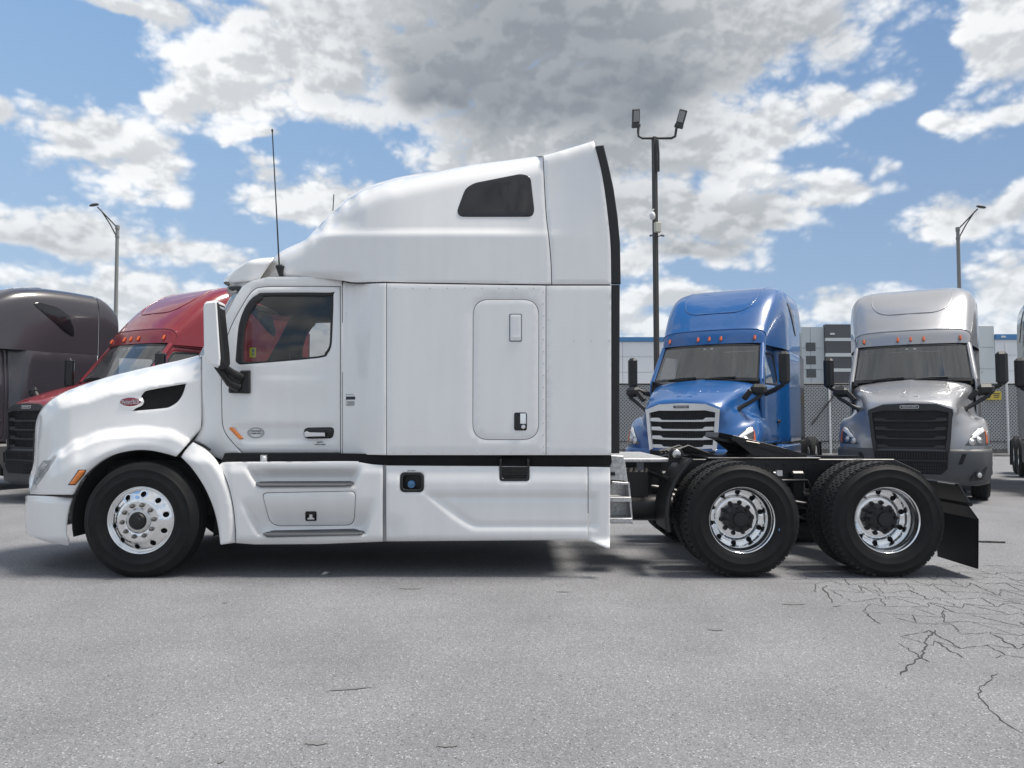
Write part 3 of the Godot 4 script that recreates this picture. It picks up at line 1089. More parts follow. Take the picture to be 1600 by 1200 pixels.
	var hl := obj("headlight", mb, M.joint, T)
	mb = MB.new()
	panel(mb, rounded(poly([69, 721.5, 80, 721, 74, 731, 62.5, 749, 58, 755.5, 53, 755.5, 55, 747, 61, 732]), 2.0, 3), hood_z, {"sp": 3.0, "lift": 0.012, "mirror": true, "bev": 0.8})
	obj("lens", mb, M.lamp_white, hl)
	# ---- bumper
	var bump_z := func(p: Vector2) -> float:
		return -0.115 - 0.45 * pow(maxf(0.0, (102.0 - p.x) / 60.0), 2.2) - 0.05 * smoothstep(838.0, 852.0, p.y) - 0.03 * smoothstep(786.0, 777.0, p.y)
	mb = MB.new()
	var bl := join([flow([42.5, 777, 47, 774.5, 80, 775.5, 114, 778], 3), flow([114, 778.5, 108, 797, 105.5, 815, 105, 834, 109, 843, 107.5, 852], 3), flow([106, 852.5, 88, 849.5, 72, 846, 55, 840, 42.5, 834, 41.3, 815, 41.8, 790], 3)])
	panel(mb, bl, bump_z, {"sp": 3.6, "bev": 1.6, "drop": 0.010, "thick": 0.05, "joined": true, "mirror": true})
	line = []
	bulge = []
	for q in [[47, 774.5], [42.5, 778], [41.8, 790], [41.3, 815], [42.5, 834], [55, 840]]:
		line.append(W(q[0], q[1], bump_z.call(Vector2(q[0], q[1])) - 0.010))
		bulge.append(Vector3(-0.22, 0, 0))
	bridge(mb, line, bulge, 20, 3.0)
	obj("bumper", mb, paint, T)
	# ---- quarter fender behind the steer wheel
	var quarter := join([flow([283, 714, 290, 703, 301, 691.5], 3), flow([302, 691, 320, 701, 334, 714, 343, 727, 352, 747, 360, 772, 365, 800, 367.5, 830, 368, 848], 3), poly([345, 851]), flow([344, 849, 341, 824, 333, 792, 319, 760, 301, 733, 291, 722], 3)])
	mb = MB.new()
	panel(mb, quarter, func(p: Vector2) -> float:
		var r := p.distance_to(Vector2(221, 812))
		return -0.035 - 0.05 * smoothstep(138.0, 152.0, r) - 0.02 * smoothstep(124.0, 112.0, r) - 0.10 * smoothstep(725.0, 690.0, p.y), {"sp": 3.6, "bev": 1.6, "drop": 0.010, "thick": 0.05, "mirror": true})
	obj("quarter_fender", mb, paint, T)
	# black rubber flap edge by the cowl
	mb = MB.new()
	mb.tube([W(304, 690, -0.24), W(318, 696, -0.22), W(328, 703, -0.20)], 0.012, 6)
	obj("fender_seal", mb, M.black_plastic, T)
	# wheel well
	mb = MB.new()
	var rows := []
	for k in 33:
		var an := deg_to_rad(-14.0 + 208.0 * k / 32.0)
		var row := PackedVector3Array()
		for zz in [-0.085, -0.70]: row.append(Vector3(-3.37 + cos(an) * 0.655, 0.515 + sin(an) * 0.655, zz))
		rows.append(row)
	mb.grid(rows)
	rows = []
	for k in 33:
		var an := deg_to_rad(-14.0 + 208.0 * k / 32.0)
		rows.append(PackedVector3Array([Vector3(-3.37 + cos(an) * 0.655, 0.515 + sin(an) * 0.655, -0.70), Vector3(-3.37, 0.515, -0.70)]))
	mb.grid(rows, false)
	obj("wheel_well", mb, M.gap, T)
	# ---- cab shell and door
	var door_line := join([poly([379, 708.3]), flow([379, 708.3, 365, 694, 353.7, 680, 348.5, 668, 346.6, 655, 346, 620, 346, 575, 349, 545, 354, 527, 363, 505, 373.5, 485, 388, 461.5, 396, 453, 404, 449, 421.6, 447], 4), poly([532.3, 447, 532.7, 708.3])])
	var frame_line := rounded(flow([368, 565, 371, 526, 374, 504, 381.7, 482.5, 392.5, 467, 403, 460, 416, 457.3, 515, 457.3, 521, 461, 519, 525, 517.2, 542, 511.7, 552.5, 498.7, 559.2, 405.5, 567.3, 374, 569.8], 3), 2.0, 2)
	var glass_line := rounded(flow([380.6, 565, 380.6, 537, 383, 515, 390, 493, 401, 476, 411, 467, 420.7, 463.2, 512, 463.2, 516.5, 466, 515.6, 526, 513.6, 542, 507.6, 550.8, 497, 556.6, 405, 565], 3), 1.5, 2)
	door_band = poly([357, 662.8, 524, 661.5, 526, 690.5, 386, 694, 372, 686])
	var shell_line := join([poly([315.8, 557, 322, 552]), flow([322, 552, 345, 508, 365, 470, 379, 447], 4), poly([393, 438, 420, 432, 534.5, 432, 534.8, 709.5, 351, 709.5, 347, 718.5, 334, 713, 320, 701, 303, 689, 311, 676, 315.8, 664])])
	mb = MB.new()
	panel(mb, shell_line, cab_z, {"holes": [door_line], "sp": 5.0, "joined": true, "mirror": true})
	# cab roof and the front edge under the visor
	line = []
	bulge = []
	for q in [[379, 447], [393, 438], [420, 432], [470, 432], [534, 432]]:
		line.append(W(q[0], q[1], cab_z(Vector2(q[0], q[1]))))
		bulge.append(Vector3(-0.2 if q[0] < 400 else 0.0, 0.03, 0))
	bridge(mb, line, bulge, 12)
	# cowl top
	line = []
	bulge = []
	for q in [[310, 560], [322, 552.5]]:
		line.append(W(q[0], q[1], -0.44))
		bulge.append(Vector3(-0.2 if q[0] > 315 else 0.0, 0.03, 0))
	bridge(mb, line, bulge, 12)
	obj("cab", mb, paint, T)
	# door seal seen in the shut line
	mb = MB.new()
	panel(mb, shell_line, func(p: Vector2) -> float: return cab_z(p) - 0.035, {"holes": [frame_line], "sp": 7.0, "thick": 0.0, "bev": 0.0, "mirror": true})
	obj("door_seal", mb, M.gap, T)
	mb = MB.new()
	var door_in := PackedVector2Array()
	for off in Geometry2D.offset_polygon(door_line, -1.05, Geometry2D.JOIN_MITER):
		if off.size() > door_in.size(): door_in = off
	panel(mb, door_in, door_z, {"holes": [frame_line], "sp": 4.0, "bev": 1.0, "drop": 0.005, "thick": 0.03, "mirror": true})
	var door := obj("door", mb, paint, T)
	mb = MB.new()
	panel(mb, frame_line, func(p: Vector2) -> float: return cab_z(p), {"holes": [glass_line], "sp": 4.0, "bev": 1.2, "drop": 0.008, "lift": 0.002, "thick": 0.05, "mirror": true})
	mb.tube([W(379.6, 565, cab_z(Vector2(380, 565)) - 0.01), W(379.6, 538, cab_z(Vector2(380, 538)) - 0.01), W(382, 515, cab_z(Vector2(382, 515)) - 0.01)], 0.006, 5)
	obj("window_frame", mb, M.black_plastic, door)
	mb = MB.new()
	panel(mb, glass_line, func(p: Vector2) -> float: return cab_z(p) - 0.012, {"sp": 8.0, "bev": 0.0, "drop": 0.0, "thick": 0.0, "mirror": true})
	obj("window_pane", mb, M.side_glass, door)
	# handle
	mb = MB.new()
	panel(mb, rounded(poly([475, 671, 480, 668, 518, 667.3, 522.3, 670, 521.5, 680, 518, 685, 479, 685.5, 474, 681]), 4.0), door_z, {"sp": 5.0, "lift": 0.010, "drop": 0.008, "mirror": true})
	obj("handle_recess", mb, M.black_gloss, door)
	mb = MB.new()
	both(mb, W2([476, 675.5, 480, 673.8, 484, 675.6, 508, 676.2, 508, 682.4, 484, 683, 480, 683.6, 476, 682.4], -0.22), -0.235, -0.200, 0.006)
	obj("handle", mb, M.chrome, door)
	mb = MB.new()
	panel(mb, rounded(poly([356.8, 668.8, 360.6, 667.3, 365.6, 668, 381.5, 686, 374.2, 686.8]), 2.5, 3), door_z, {"sp": 4.0, "lift": 0.014, "drop": 0.010, "mirror": true})
	obj("marker_lamp", mb, M.amber, door)
	# clean-air oval, lettering, sticker
	mb = MB.new()
	for rr in [[13.2, 12.5], [10.8, 10.2]]:
		panel(mb, ellipse(Vector2(399.8, 676.3), rr[0], rr[0] * 0.64, 40), door_z, {"holes": [ellipse(Vector2(399.8, 676.3), rr[1], rr[1] * 0.64, 40)], "sp": 2.0, "bev": 0.0, "drop": 0.0, "lift": 0.003, "thick": 0.0})
	for k in 30:
		var an := TAU * k / 30
		var c := Vector2(399.8 + cos(an) * 11.65, 676.3 + sin(an) * 7.4)
		panel(mb, ellipse(c, 0.5, 0.42, 5), door_z, {"sp": 2.0, "bev": 0.0, "drop": 0.0, "lift": 0.003, "thick": 0.0})
	obj("oval_decal", mb, M.decal_grey, door)
	var tz := cab_z(Vector2(400, 676)) - 0.013
	lettering("CERTIFIED", 0.020, M.decal_dark, door, Transform3D(Basis(), W(399.8, 673.6, tz)), "Droid Sans", true)
	lettering("CLEAN IDLE", 0.019, M.decal_dark, door, Transform3D(Basis(), W(399.8, 677.2, tz)), "Droid Sans", true)
	tz = cab_z(Vector2(500, 692)) + 0.002
	lettering("SAFETY", 0.017, M.decal_dark, door, Transform3D(Basis(), W(499.5, 690.8, tz)), "Droid Sans", true)
	lettering("STARTS HERE", 0.017, M.decal_dark, door, Transform3D(Basis(), W(500, 694.4, tz)), "Droid Sans", true)
	mb = MB.new()
	var pz := cab_z(Vector2(395, 550)) - 0.020
	mb.prism(W2([390, 543.2, 400, 543.2, 400, 558.4, 390, 558.4], pz), pz - 0.001, pz)
	obj("window_sticker", mb, M.yellow_paper, door)
	mb = MB.new()
	mb.prism(W2([394, 545, 397, 545, 397.4, 549, 396, 551, 397.5, 555.5, 393.5, 555.5, 394.8, 551, 393.4, 548], pz), pz, pz + 0.001)
	obj("sticker_print", mb, M.decal_grey, door)
	# ---- windshield, cowl, visor
	mb = MB.new()
	line = []
	bulge = []
	var band := []
	var pane := flow([321, 554, 345, 509, 365, 471, 379, 448], 5)
	for q in pane:
		line.append(W(q.x, q.y, cab_z(q) - 0.02))
		bulge.append(Vector3(-0.30, 0.02, 0))
	bridge(mb, line, bulge, 24, 2.6)
	obj("windshield", mb, M.front_glass, T)
	mb = MB.new()
	line = line.slice(11)
	for i in line.size(): line[i] += Vector3(0.006, -0.002, -0.01)
	bridge(mb, line, bulge.slice(11), 24, 2.6)
	obj("sun_band", mb, M.blue_band, T)
	mb = MB.new()
	var vis_top := flow([355.5, 440, 358, 432, 365, 425, 379, 414.5, 393, 406.5, 411, 403, 428.5, 402.3], 3)
	var vis_low := flow([355.5, 440, 362, 447.5, 370, 455, 379, 458.5, 391, 446, 405, 437.5, 417, 420, 428.5, 402.3], 3)
	var vz := func(p: Vector2) -> float: return -0.50 + 0.10 * smoothstep(360.0, 392.0, p.x) - 0.05 * smoothstep(410.0, 402.0, p.y)
	var vl := join([vis_top, PackedVector2Array([Vector2(405, 437)]), PackedVector2Array([Vector2(391, 438.8), Vector2(366, 442.5)])])
	panel(mb, vl, vz, {"sp": 4.0, "bev": 1.2, "drop": 0.012, "thick": 0.03, "joined": true, "mirror": true})
	line = []
	bulge = []
	for q in vis_top:
		line.append(W(q.x, q.y, vz.call(q) - 0.012))
		bulge.append(Vector3(-0.20, 0.05, 0))
	bridge(mb, line, bulge, 20, 3.0)
	var visor := obj("sun_visor", mb, paint, T)
	mb = MB.new()
	panel(mb, join([poly([357, 440]), flow([362, 447.5, 370, 455, 379, 458.5], 3), poly([392, 441, 391, 435, 366, 438])]), func(p: Vector2) -> float: return vz.call(p) - 0.03, {"sp": 4.0, "bev": 1.0, "drop": 0.01, "thick": 0.02, "mirror": true})
	line = []
	bulge = []
	for q in [[366, 443], [370, 455], [379, 458]]:
		line.append(W(q[0], q[1], -0.45))
		bulge.append(Vector3(-0.26, 0, 0))
	bridge(mb, line, bulge, 20, 3.0)
	obj("visor_lens", mb, M.visor_smoke, visor)
	# ---- mirrors
	mb = MB.new()
	both(mb, W2([316.3, 480, 317.5, 474, 321, 470.6, 336, 468.6, 340, 471, 346, 560, 344.5, 573, 338, 574.5, 330, 571, 319, 562, 317.6, 556], 0.05), -0.12, 0.05, 0.022)
	var mir := obj("mirror", mb, M.white_plain, T)
	mb = MB.new()
	both(mb, W2([336, 470, 340.6, 471.5, 348.6, 550, 349.4, 566, 346, 575.5, 340, 576, 342, 560], 0.04), -0.115, 0.040, 0.010)
	obj("mirror_housing", mb, M.black_plastic, mir)
	mb = MB.new()
	var a0 := W(342.6, 478, 0.02)
	var a1 := W(350.4, 562, 0.02)
	for fl in [false, true]:
		var g := [Vector3(a0.x, a0.y, 0.01), Vector3(a1.x, a1.y, 0.01), Vector3(a1.x, a1.y, -0.10), Vector3(a0.x, a0.y, -0.10)]
		if fl:
			for i in 4: g[i] = flip(g[i])
		var mm := mb.twin() if fl else mb
		mm.hard()
		mm.quad(g[0], g[1], g[2], g[3])
	obj("mirror_face", mb, M.mirror_glass, mir)
	mb = MB.new()
	for fl in [false, true]:
		for pth in [[[338, 572, -0.06], [346, 582, -0.09], [358, 598, -0.16], [372, 606, -0.23]], [[348, 568, -0.06], [355, 576, -0.10], [364, 583, -0.16], [376, 590, -0.23]], [[342, 573, -0.06], [352, 578, -0.12], [362, 592, -0.18], [372, 598, -0.23]]]:
			var P := []
			for q in pth:
				var v := W(q[0], q[1], q[2])
				P.append(flip(v) if fl else v)
			(mb.twin() if fl else mb).tube(P, [0.026, 0.030, 0.036, 0.044], 8)
	obj("mirror_arm", mb, M.black_plastic, mir)
	mb = MB.new()
	both(mb, W2([359, 597, 378, 579, 391, 579, 391.3, 613.5, 389.5, 615, 359, 614, 358, 611], -0.255), -0.29, -0.225, 0.012)
	obj("mirror_bracket", mb, M.black_plastic, mir)
	# ---- roof fairing
	var seam := [848.5, 243, 853, 330, 858, 375, 861, 410, 862, 444.3]
	var seam_a := []
	var seam_b := []
	for i in range(0, seam.size(), 2):
		seam_a += [seam[i] - 0.55, seam[i + 1]]
		seam_b += [seam[i] + 0.55, seam[i + 1]]
	var rtop := flow([405, 436, 411, 427, 428.5, 402.5, 440, 392.5, 458, 383.5, 475, 376, 490, 362, 515, 337, 540, 316, 565, 300, 590, 290, 615, 282.5, 652, 275, 700, 265, 740, 257.5, 800, 249.5, 848, 243], 3)
	var low_edge := flow([861.4, 444.3, 740, 442.8, 605, 440.6, 555, 441.3, 536, 438.5, 515, 436, 490, 435, 440, 436.5, 405, 437.2], 3)
	var win := rounded(poly([713.5, 331, 727, 294.5, 740.5, 286, 815, 271.3, 829, 276, 835.2, 331, 830.5, 338.8, 719, 338.8]), 7.0, 4)
	mb = MB.new()
	panel(mb, join([rtop, flow(seam_a, 3), low_edge]), roof_z, {"sp": 4.6, "bev": 1.2, "drop": 0.006, "joined": true, "mirror": true})
	line = []
	bulge = []
	for i in rtop.size():
		var q := rtop[i]
		var t := (rtop[mini(i + 1, rtop.size() - 1)] - rtop[maxi(i - 1, 0)]).normalized()
		line.append(W(q.x, q.y, roof_z(q) - 0.006))
		bulge.append(Vector3(t.y, t.x, 0) * (0.10 + 0.10 * smoothstep(480.0, 560.0, q.x) * smoothstep(760.0, 640.0, q.x)))
	bridge(mb, line, bulge, 20, 2.6)
	var roof := obj("roof_fairing", mb, paint, T)
	mb = MB.new()
	panel(mb, win, roof_z, {"sp": 6.0, "bev": 1.2, "lift": 0.008, "drop": 0.006, "mirror": true})
	obj("roof_window", mb, M.dark_glass, roof)
	var rtail := flow([849, 243, 865, 239, 880, 234.5, 905, 227, 927.5, 220], 3)
	mb = MB.new()
	panel(mb, join([rtail, flow([929.5, 227, 939, 265, 945, 299, 950, 340, 954, 385, 955, 444.3], 3), flow([862.6, 444.3, 861.6, 410, 858.6, 375, 853.6, 330, 849.1, 243.5], 3)]), roof_z, {"sp": 5.0, "bev": 1.2, "drop": 0.006, "joined": true, "mirror": true})
	line = []
	bulge = []
	for q in rtail:
		line.append(W(q.x, q.y, roof_z(q) - 0.006))
		bulge.append(Vector3(0, 0.05, 0))
	bridge(mb, line, bulge, 20, 3.0)
	obj("roof_extension", mb, paint, roof)
	# aerials
	mb = MB.new()
	var az := roof_z(Vector2(438, 422)) + 0.01
	mb.prism(W2([431, 416, 433, 414.2, 443, 414.2, 444.6, 416, 441.5, 431, 436.5, 431.5], az), az - 0.03, az + 0.03, Transform3D(), 0.012)
	var aer := obj("aerial", mb, M.black_plastic, roof)
	mb = MB.new()
	mb.tube([W(436.3, 415, az), W(431, 310, az), W(425.5, 206, az)], [0.008, 0.006, 0.0055], 6)
	mb.tube([W(425.5, 206, az), W(425.3, 202, az)], 0.009, 6)
	mb.tube([W(519, 350, -2.05), W(521.6, 304, -2.05)], [0.006, 0.006], 6)
	obj("aerial_rod", mb, M.black_plastic, aer)
	# ---- sleeper box
	mb = MB.new()
	panel(mb, join([poly([535.5, 446.5, 536.5, 441]), flow([537, 440.5, 555, 443.3, 603.6, 442.6], 3), poly([603.6, 711, 535.5, 709.5])]), sleeper_z, {"sp": 4.6, "bev": 1.0, "drop": 0.004, "mirror": true})
	obj("sleeper_corner", mb, paint, T)
	var hatch := rounded(poly([739, 467.5, 842.3, 467.5, 842, 687.3, 738.3, 687.3]), 26.0, 8)
	mb = MB.new()
	panel(mb, poly([604.4, 442.6, 740, 444.8, 852.6, 446.4, 852.6, 711, 604.4, 711]), sleeper_z, {"holes": [hatch], "sp": 9.0, "bev": 0.9, "drop": 0.003, "mirror": true})
	var side := obj("sleeper_side", mb, paint, T)
	mb = MB.new()
	panel(mb, poly([853.6, 446.4, 955, 446.4, 955, 711, 853.6, 711]), sleeper_z, {"sp": 9.0, "bev": 0.9, "drop": 0.003, "mirror": true})
	obj("sleeper_side", mb, paint, T)
	mb = MB.new()
	panel(mb, poly([538, 441, 955, 445.6, 955, 710, 538, 708]), func(p: Vector2) -> float: return sleeper_z(p) - 0.03, {"sp": 20.0, "bev": 0.0, "thick": 0.0, "mirror": true})
	panel(mb, poly([846, 252, 852, 252, 866, 446, 857, 446]), func(p: Vector2) -> float: return roof_z(p) - 0.03, {"sp": 10.0, "bev": 0.0, "thick": 0.0, "mirror": true})
	panel(mb, poly([560, 434, 860, 436, 953, 438, 953, 452, 560, 450]), func(p: Vector2) -> float: return minf(sleeper_z(p), roof_z(p)) - 0.03, {"sp": 10.0, "bev": 0.0, "thick": 0.0, "mirror": true})
	obj("inner_skin", mb, M.gap, T)
	mb = MB.new()
	panel(mb, rounded(poly([739.8, 468.3, 841.5, 468.3, 841.2, 686.5, 739.1, 686.5]), 25.4, 8), sleeper_z, {"sp": 9.0, "bev": 0.9, "drop": 0.003, "lift": 0.001})
	var cd := obj("luggage_hatch", mb, paint, T)
	mb = MB.new()
	panel(mb, rounded(poly([795.6, 490, 815.6, 490, 815.6, 534, 795.6, 534]), 3.0, 4), sleeper_z, {"sp": 6.0, "lift": 0.007, "drop": 0.004})
	obj("vent_frame", mb, M.decal_grey, cd)
	mb = MB.new()
	panel(mb, rounded(poly([797.3, 491.8, 813.9, 491.8, 813.9, 532.2, 797.3, 532.2]), 2.0, 4), sleeper_z, {"sp": 5.0, "lift": 0.011, "drop": 0.003})
	mb.prism(W2([800, 525.8, 813.6, 525.8, 813.6, 527.4, 800, 527.4], -0.04), -0.045, -0.034)
	obj("vent_cover", mb, M.white_plain, cd)
	mb = MB.new()
	panel(mb, rounded(poly([803.3, 644.5, 823.3, 644.5, 823.3, 672.6, 803.3, 672.6]), 3.5, 4), sleeper_z, {"sp": 5.0, "lift": 0.010, "drop": 0.004})
	obj("latch_plate", mb, M.black_gloss, cd)
	mb = MB.new()
	mb.prism(W2([813, 646, 821.8, 646, 821.8, 662.5, 813, 662.5], -0.035), -0.04, -0.030, Transform3D(), 0.004)
	mb.lathe([Vector2(0.018, 0), Vector2(0.018, 0.012), Vector2(0.012, 0.016), Vector2(0.001, 0.016)], Transform3D(Basis(), W(817.6, 667, -0.042)), 20, true)
	obj("latch", mb, M.chrome, cd)
	# rivets
	mb = MB.new()
	var rv := []
	for k in 10: rv.append([616 + k * 26.0, 707.0])
	for k in 9: rv.append([618 + k * 27.0, 450.0])
	for k in 14: rv.append([849.3, 456 + k * 18.6])
	for k in 7: rv.append([856.5, 459.5 + k * 40.0])
	for q in [[897, 532.5], [924, 532.5], [951.3, 532.5], [896, 708], [923, 708], [951.5, 708], [541, 630], [541, 490]]: rv.append(q)
	for q in rv:
		var rp := Vector2(q[0], q[1])
		mb.lathe([Vector2(0.0065, 0.0), Vector2(0.005, 0.003), Vector2(0.001, 0.0042)], Transform3D(Basis(), W(rp.x, rp.y, sleeper_z(rp))), 8)
	stuff(obj("rivets", mb, M.rivet, side))
	# sticker behind the door
	var sz := sleeper_z(Vector2(548, 625))
	var sb := Basis(Vector3.UP, -0.32)
	mb = MB.new()
	mb.box(Transform3D(sb, W(548, 624.8, sz + 0.004)), Vector3(0.106, 0.108, 0.002))
	var stk := obj("sticker", mb, M.decal_grey, T)
	mb = MB.new()
	mb.box(Transform3D(sb, W(548, 624.8, sz + 0.006)), Vector3(0.098, 0.100, 0.002))
	obj("sticker_paper", mb, M.decal_white, stk)
	mb = MB.new()
	mb.box(Transform3D(sb, W(548, 622, sz + 0.008)), Vector3(0.098, 0.028, 0.002))
	for k in 2: mb.box(Transform3D(sb, W(548, 628.3 + k * 3, sz + 0.008)), Vector3(0.076 + 0.006 * k, 0.008, 0.002))
	obj("sticker_print", mb, M.decal_dark, stk)
	# rear wall and rubber side extender
	mb = MB.new()
	mb.cube(Vector3(W(950, 500, -0.1).x - 0.06, 2.3, MID), Vector3(0.04, 2.4, 2.30))
	obj("rear_wall", mb, M.black_plastic, T)
	mb = MB.new()
	both(mb, W2([930.5, 228, 943.2, 226.5, 951, 258, 959, 295, 965, 337, 969, 380, 970, 443.5, 955.6, 443.5, 954.8, 385, 950.5, 340, 945.5, 299, 939.6, 265], -0.06), -0.10, -0.055, 0.008)
	both(mb, W2([955.8, 445, 968.6, 445, 967.8, 708.5, 954.8, 708.5], -0.06), -0.10, -0.058, 0.008)
	obj("side_extender", mb, M.black_plastic, T)
	# ---- side fairings
	scoop_top = poly([374, 724, 572, 724, 556, 762, 400, 763])
	scoop_low = poly([362, 768, 596, 768, 574, 838, 402, 840])
	var bin := rounded(poly([409, 769.8, 556, 766.8, 554.2, 813, 548, 821, 432, 822.3, 421, 815]), 9.0, 5)
	mb = MB.new()
	panel(mb, join([poly([341, 728, 347, 723]), flow([351, 722.3, 376, 721.6, 545, 720.6, 560, 722, 580, 725.3, 598.3, 726.8], 3), poly([598, 846.2, 500, 850, 399, 850.6, 369, 848.5]), flow([368.8, 830, 366, 800, 361, 772, 353, 747, 344, 733], 3)]), step_z, {"holes": [bin], "sp": 3.6, "bev": 1.6, "drop": 0.008, "thick": 0.04, "mirror": true})
	var sf := obj("step_fairing", mb, paint, T)
	mb = MB.new()
	panel(mb, poly([404, 765, 560, 763, 560, 826, 404, 826]), func(p: Vector2) -> float: return step_z(p) - 0.03, {"sp": 12.0, "bev": 0.0, "thick": 0.0, "mirror": true})
	obj("bin_recess", mb, M.gap, sf)
	mb = MB.new()
	panel(mb, rounded(poly([409.9, 770.6, 555.2, 767.6, 553.4, 812.6, 547.4, 820.2, 432.4, 821.5, 421.6, 814.4]), 8.6, 5), step_z, {"sp": 5.0, "bev": 0.9, "drop": 0.003, "mirror": true})
	var bd := obj("battery_door", mb, paint, sf)
	mb = MB.new()
	panel(mb, rounded(poly([477, 799, 494.6, 799, 494.6, 814, 477, 814]), 2.0, 3), step_z, {"sp": 5.0, "lift": 0.008, "drop": 0.004, "mirror": true})
	obj("latch_plate", mb, M.black_gloss, sf)
	mb = MB.new()
	var lz := step_z(Vector2(486, 806)) + 0.012
	mb.prism(W2([483, 801.5, 488.5, 801.5, 488, 808, 491.5, 810, 491, 812, 480.5, 812, 480, 810, 483.5, 808], lz), lz - 0.006, lz + 0.004, Transform3D(), 0.003)
	obj("latch", mb, M.machined, sf)
	for t in [[[399, 754, 414.5, 752, 556, 751.4, 550, 757.6, 536, 760, 405.5, 761]], [[409.5, 833, 428, 828.6, 554, 826, 570.5, 829.6, 563, 836, 417, 840]]]:
		var tp := poly(t[0])
		mb = MB.new()
		var y0: float = tp[1].y
		panel(mb, rounded(tp, 1.5, 2), func(p: Vector2) -> float: return -0.155 + 0.125 * smoothstep(y0 - 1.0, y0 + 5.5, p.y), {"sp": 2.2, "bev": 0.7, "drop": 0.004, "lift": 0.012, "thick": 0.03, "mirror": true})
		var tr := obj("step_tread", mb, M.grey_rubber, sf)
		mb = MB.new()
		for k in 60:
			for r in 2:
				var q := Vector2(tp[0].x + 6 + k * 2.45 + r * 1.2, y0 + 1.0 + r * 2.2)
				if not Geometry2D.is_point_in_polygon(q, tp): continue
				mb.box(Transform3D(Basis(Vector3.UP, 0.7), W(q.x, q.y, -0.155 + 0.125 * smoothstep(y0 - 1.0, y0 + 5.5, q.y) + 0.014)), Vector3(0.010, 0.008, 0.010))
		stuff(obj("tread_grip", mb, M.grey_rubber, sf))
	groove = join([flow([662, 770, 668, 768.6, 690, 768.3], 3), poly([930, 768.3, 936, 772, 936, 826, 931, 829.5, 742, 829.5]), flow([736, 828, 715, 816, 690, 796, 668, 777], 3)])
	var plateau := join([poly([688, 778.5, 693, 777.2, 921, 777.2, 924.6, 780, 924.6, 817, 920, 821.3, 750, 821.3]), flow([744, 820, 724, 808.5, 704, 792], 3)])
	var def_hole := rounded(poly([625, 738, 662.4, 738, 662.4, 769, 625, 769]), 8.0, 5)
	var step_hole := rounded(poly([780.5, 716, 827.3, 716, 827.3, 751.6, 780.5, 751.6]), 4.0, 3)
	var tank_edge := poly([603.6, 727.4, 720, 728.2, 780, 728.3, 780.5, 748, 784, 751.6, 823.5, 751.6, 827.3, 748, 827.3, 728.8, 918.2, 729.6, 918.6, 843.6, 800, 844.4, 603.6, 845.8])
	mb = MB.new()
	panel(mb, tank_edge, func(p: Vector2) -> float: return tank_z(p) + 0.018 * smoothstep(0.0, 6.0, inset(p, plateau)) , {"holes": [def_hole], "sp": 4.0, "bev": 1.2, "drop": 0.006, "thick": 0.03, "mirror": true})
	var tf := obj("tank_fairing", mb, paint, T)
	mb = MB.new()
	panel(mb, poly([919.3, 729.6, 953.4, 730, 953.4, 800, 952.8, 857, 949, 857, 936, 851, 919.6, 843.8]), func(p: Vector2) -> float: return tank_z(p) + 0.018 * smoothstep(0.0, 6.0, inset(p, plateau)) + 0.05 * smoothstep(840.0, 857.0, p.y), {"sp": 4.0, "bev": 1.2, "drop": 0.006, "thick": 0.03, "mirror": true})
	obj("tail_fairing", mb, paint, T)
	mb = MB.new()
	panel(mb, def_hole, func(p: Vector2) -> float: return tank_z(p) + 0.004, {"holes": [rounded(poly([629.5, 742.5, 658, 742.5, 658, 764.5, 629.5, 764.5]), 5.5, 5)], "sp": 4.0, "bev": 1.2, "drop": 0.006, "thick": 0.07})
	panel(mb, poly([622, 735, 665, 735, 665, 772, 622, 772]), func(_p: Vector2) -> float: return -0.13, {"sp": 15.0, "bev": 0.0, "thick": 0.0})
	obj("filler_frame", mb, M.black_plastic, tf)
	mb = MB.new()
	var fx := Transform3D(Basis(), W(643, 756.6, -0.10))
	mb.lathe([Vector2(0.036, -0.03), Vector2(0.036, 0.012), Vector2(0.033, 0.018), Vector2(0.001, 0.019)], fx, 28, true)
	mb.box(fx * Transform3D(Basis(), Vector3(0, 0, 0.022)), Vector3(0.062, 0.010, 0.014), 0.003)
	obj("filler_cap", mb, M.blue_cap, tf)
	lettering("DEF ONLY", 0.016, M.decal_dark, tf, Transform3D(Basis(), W(643, 735.6, tank_z(Vector2(643, 735)) + 0.002)), "Droid Sans", true)
	mb = MB.new()
	panel(mb, step_hole, func(p: Vector2) -> float: return tank_z(Vector2(p.x, maxf(p.y, 730.0))) + 0.004, {"holes": [rounded(poly([784, 713, 823.8, 713, 823.8, 747.8, 784, 747.8]), 4.0, 3)], "sp": 4.0, "bev": 1.0, "drop": 0.005, "thick": 0.12})
	mb.cube(W(804, 738, -0.16), Vector3(0.26, 0.2, 0.01))
	mb.cube(W(804, 741, -0.11), Vector3(0.235, 0.018, 0.09), 0.004)
	obj("foot_recess", mb, M.black_gloss, tf)
	mb = MB.new()
	mb.cube(W(601, 786, -0.10), Vector3(0.035, 0.69, 0.04))
	obj("fairing_joint", mb, M.joint, T)
	# ---- sill under the cab and sleeper
	mb = MB.new()
	mb.prism(W2([347, 719, 351, 708, 540, 709, 955, 710.5, 956, 722, 954, 727, 870, 728, 600, 730, 500, 724, 347, 722], -0.14), -0.35, -0.14)
	obj("sill", mb, M.gap, T)
	mb = MB.new()
	mb.prism(W2([407.5, 710.8, 418, 710.8, 418, 721.6, 407.5, 721.6], -0.13), -0.14, -0.11, Transform3D(), 0.004)
	var cl := obj("courtesy_lamp", mb, M.machined, T)
	mb = MB.new()
	mb.lathe([Vector2(0.022, 0), Vector2(0.020, 0.012), Vector2(0.001, 0.02)], Transform3D(Basis(), W(412.8, 716, -0.112)), 20)
	obj("lens", mb, M.lamp_white, cl)
	# ---- cab interior
	mb = MB.new()
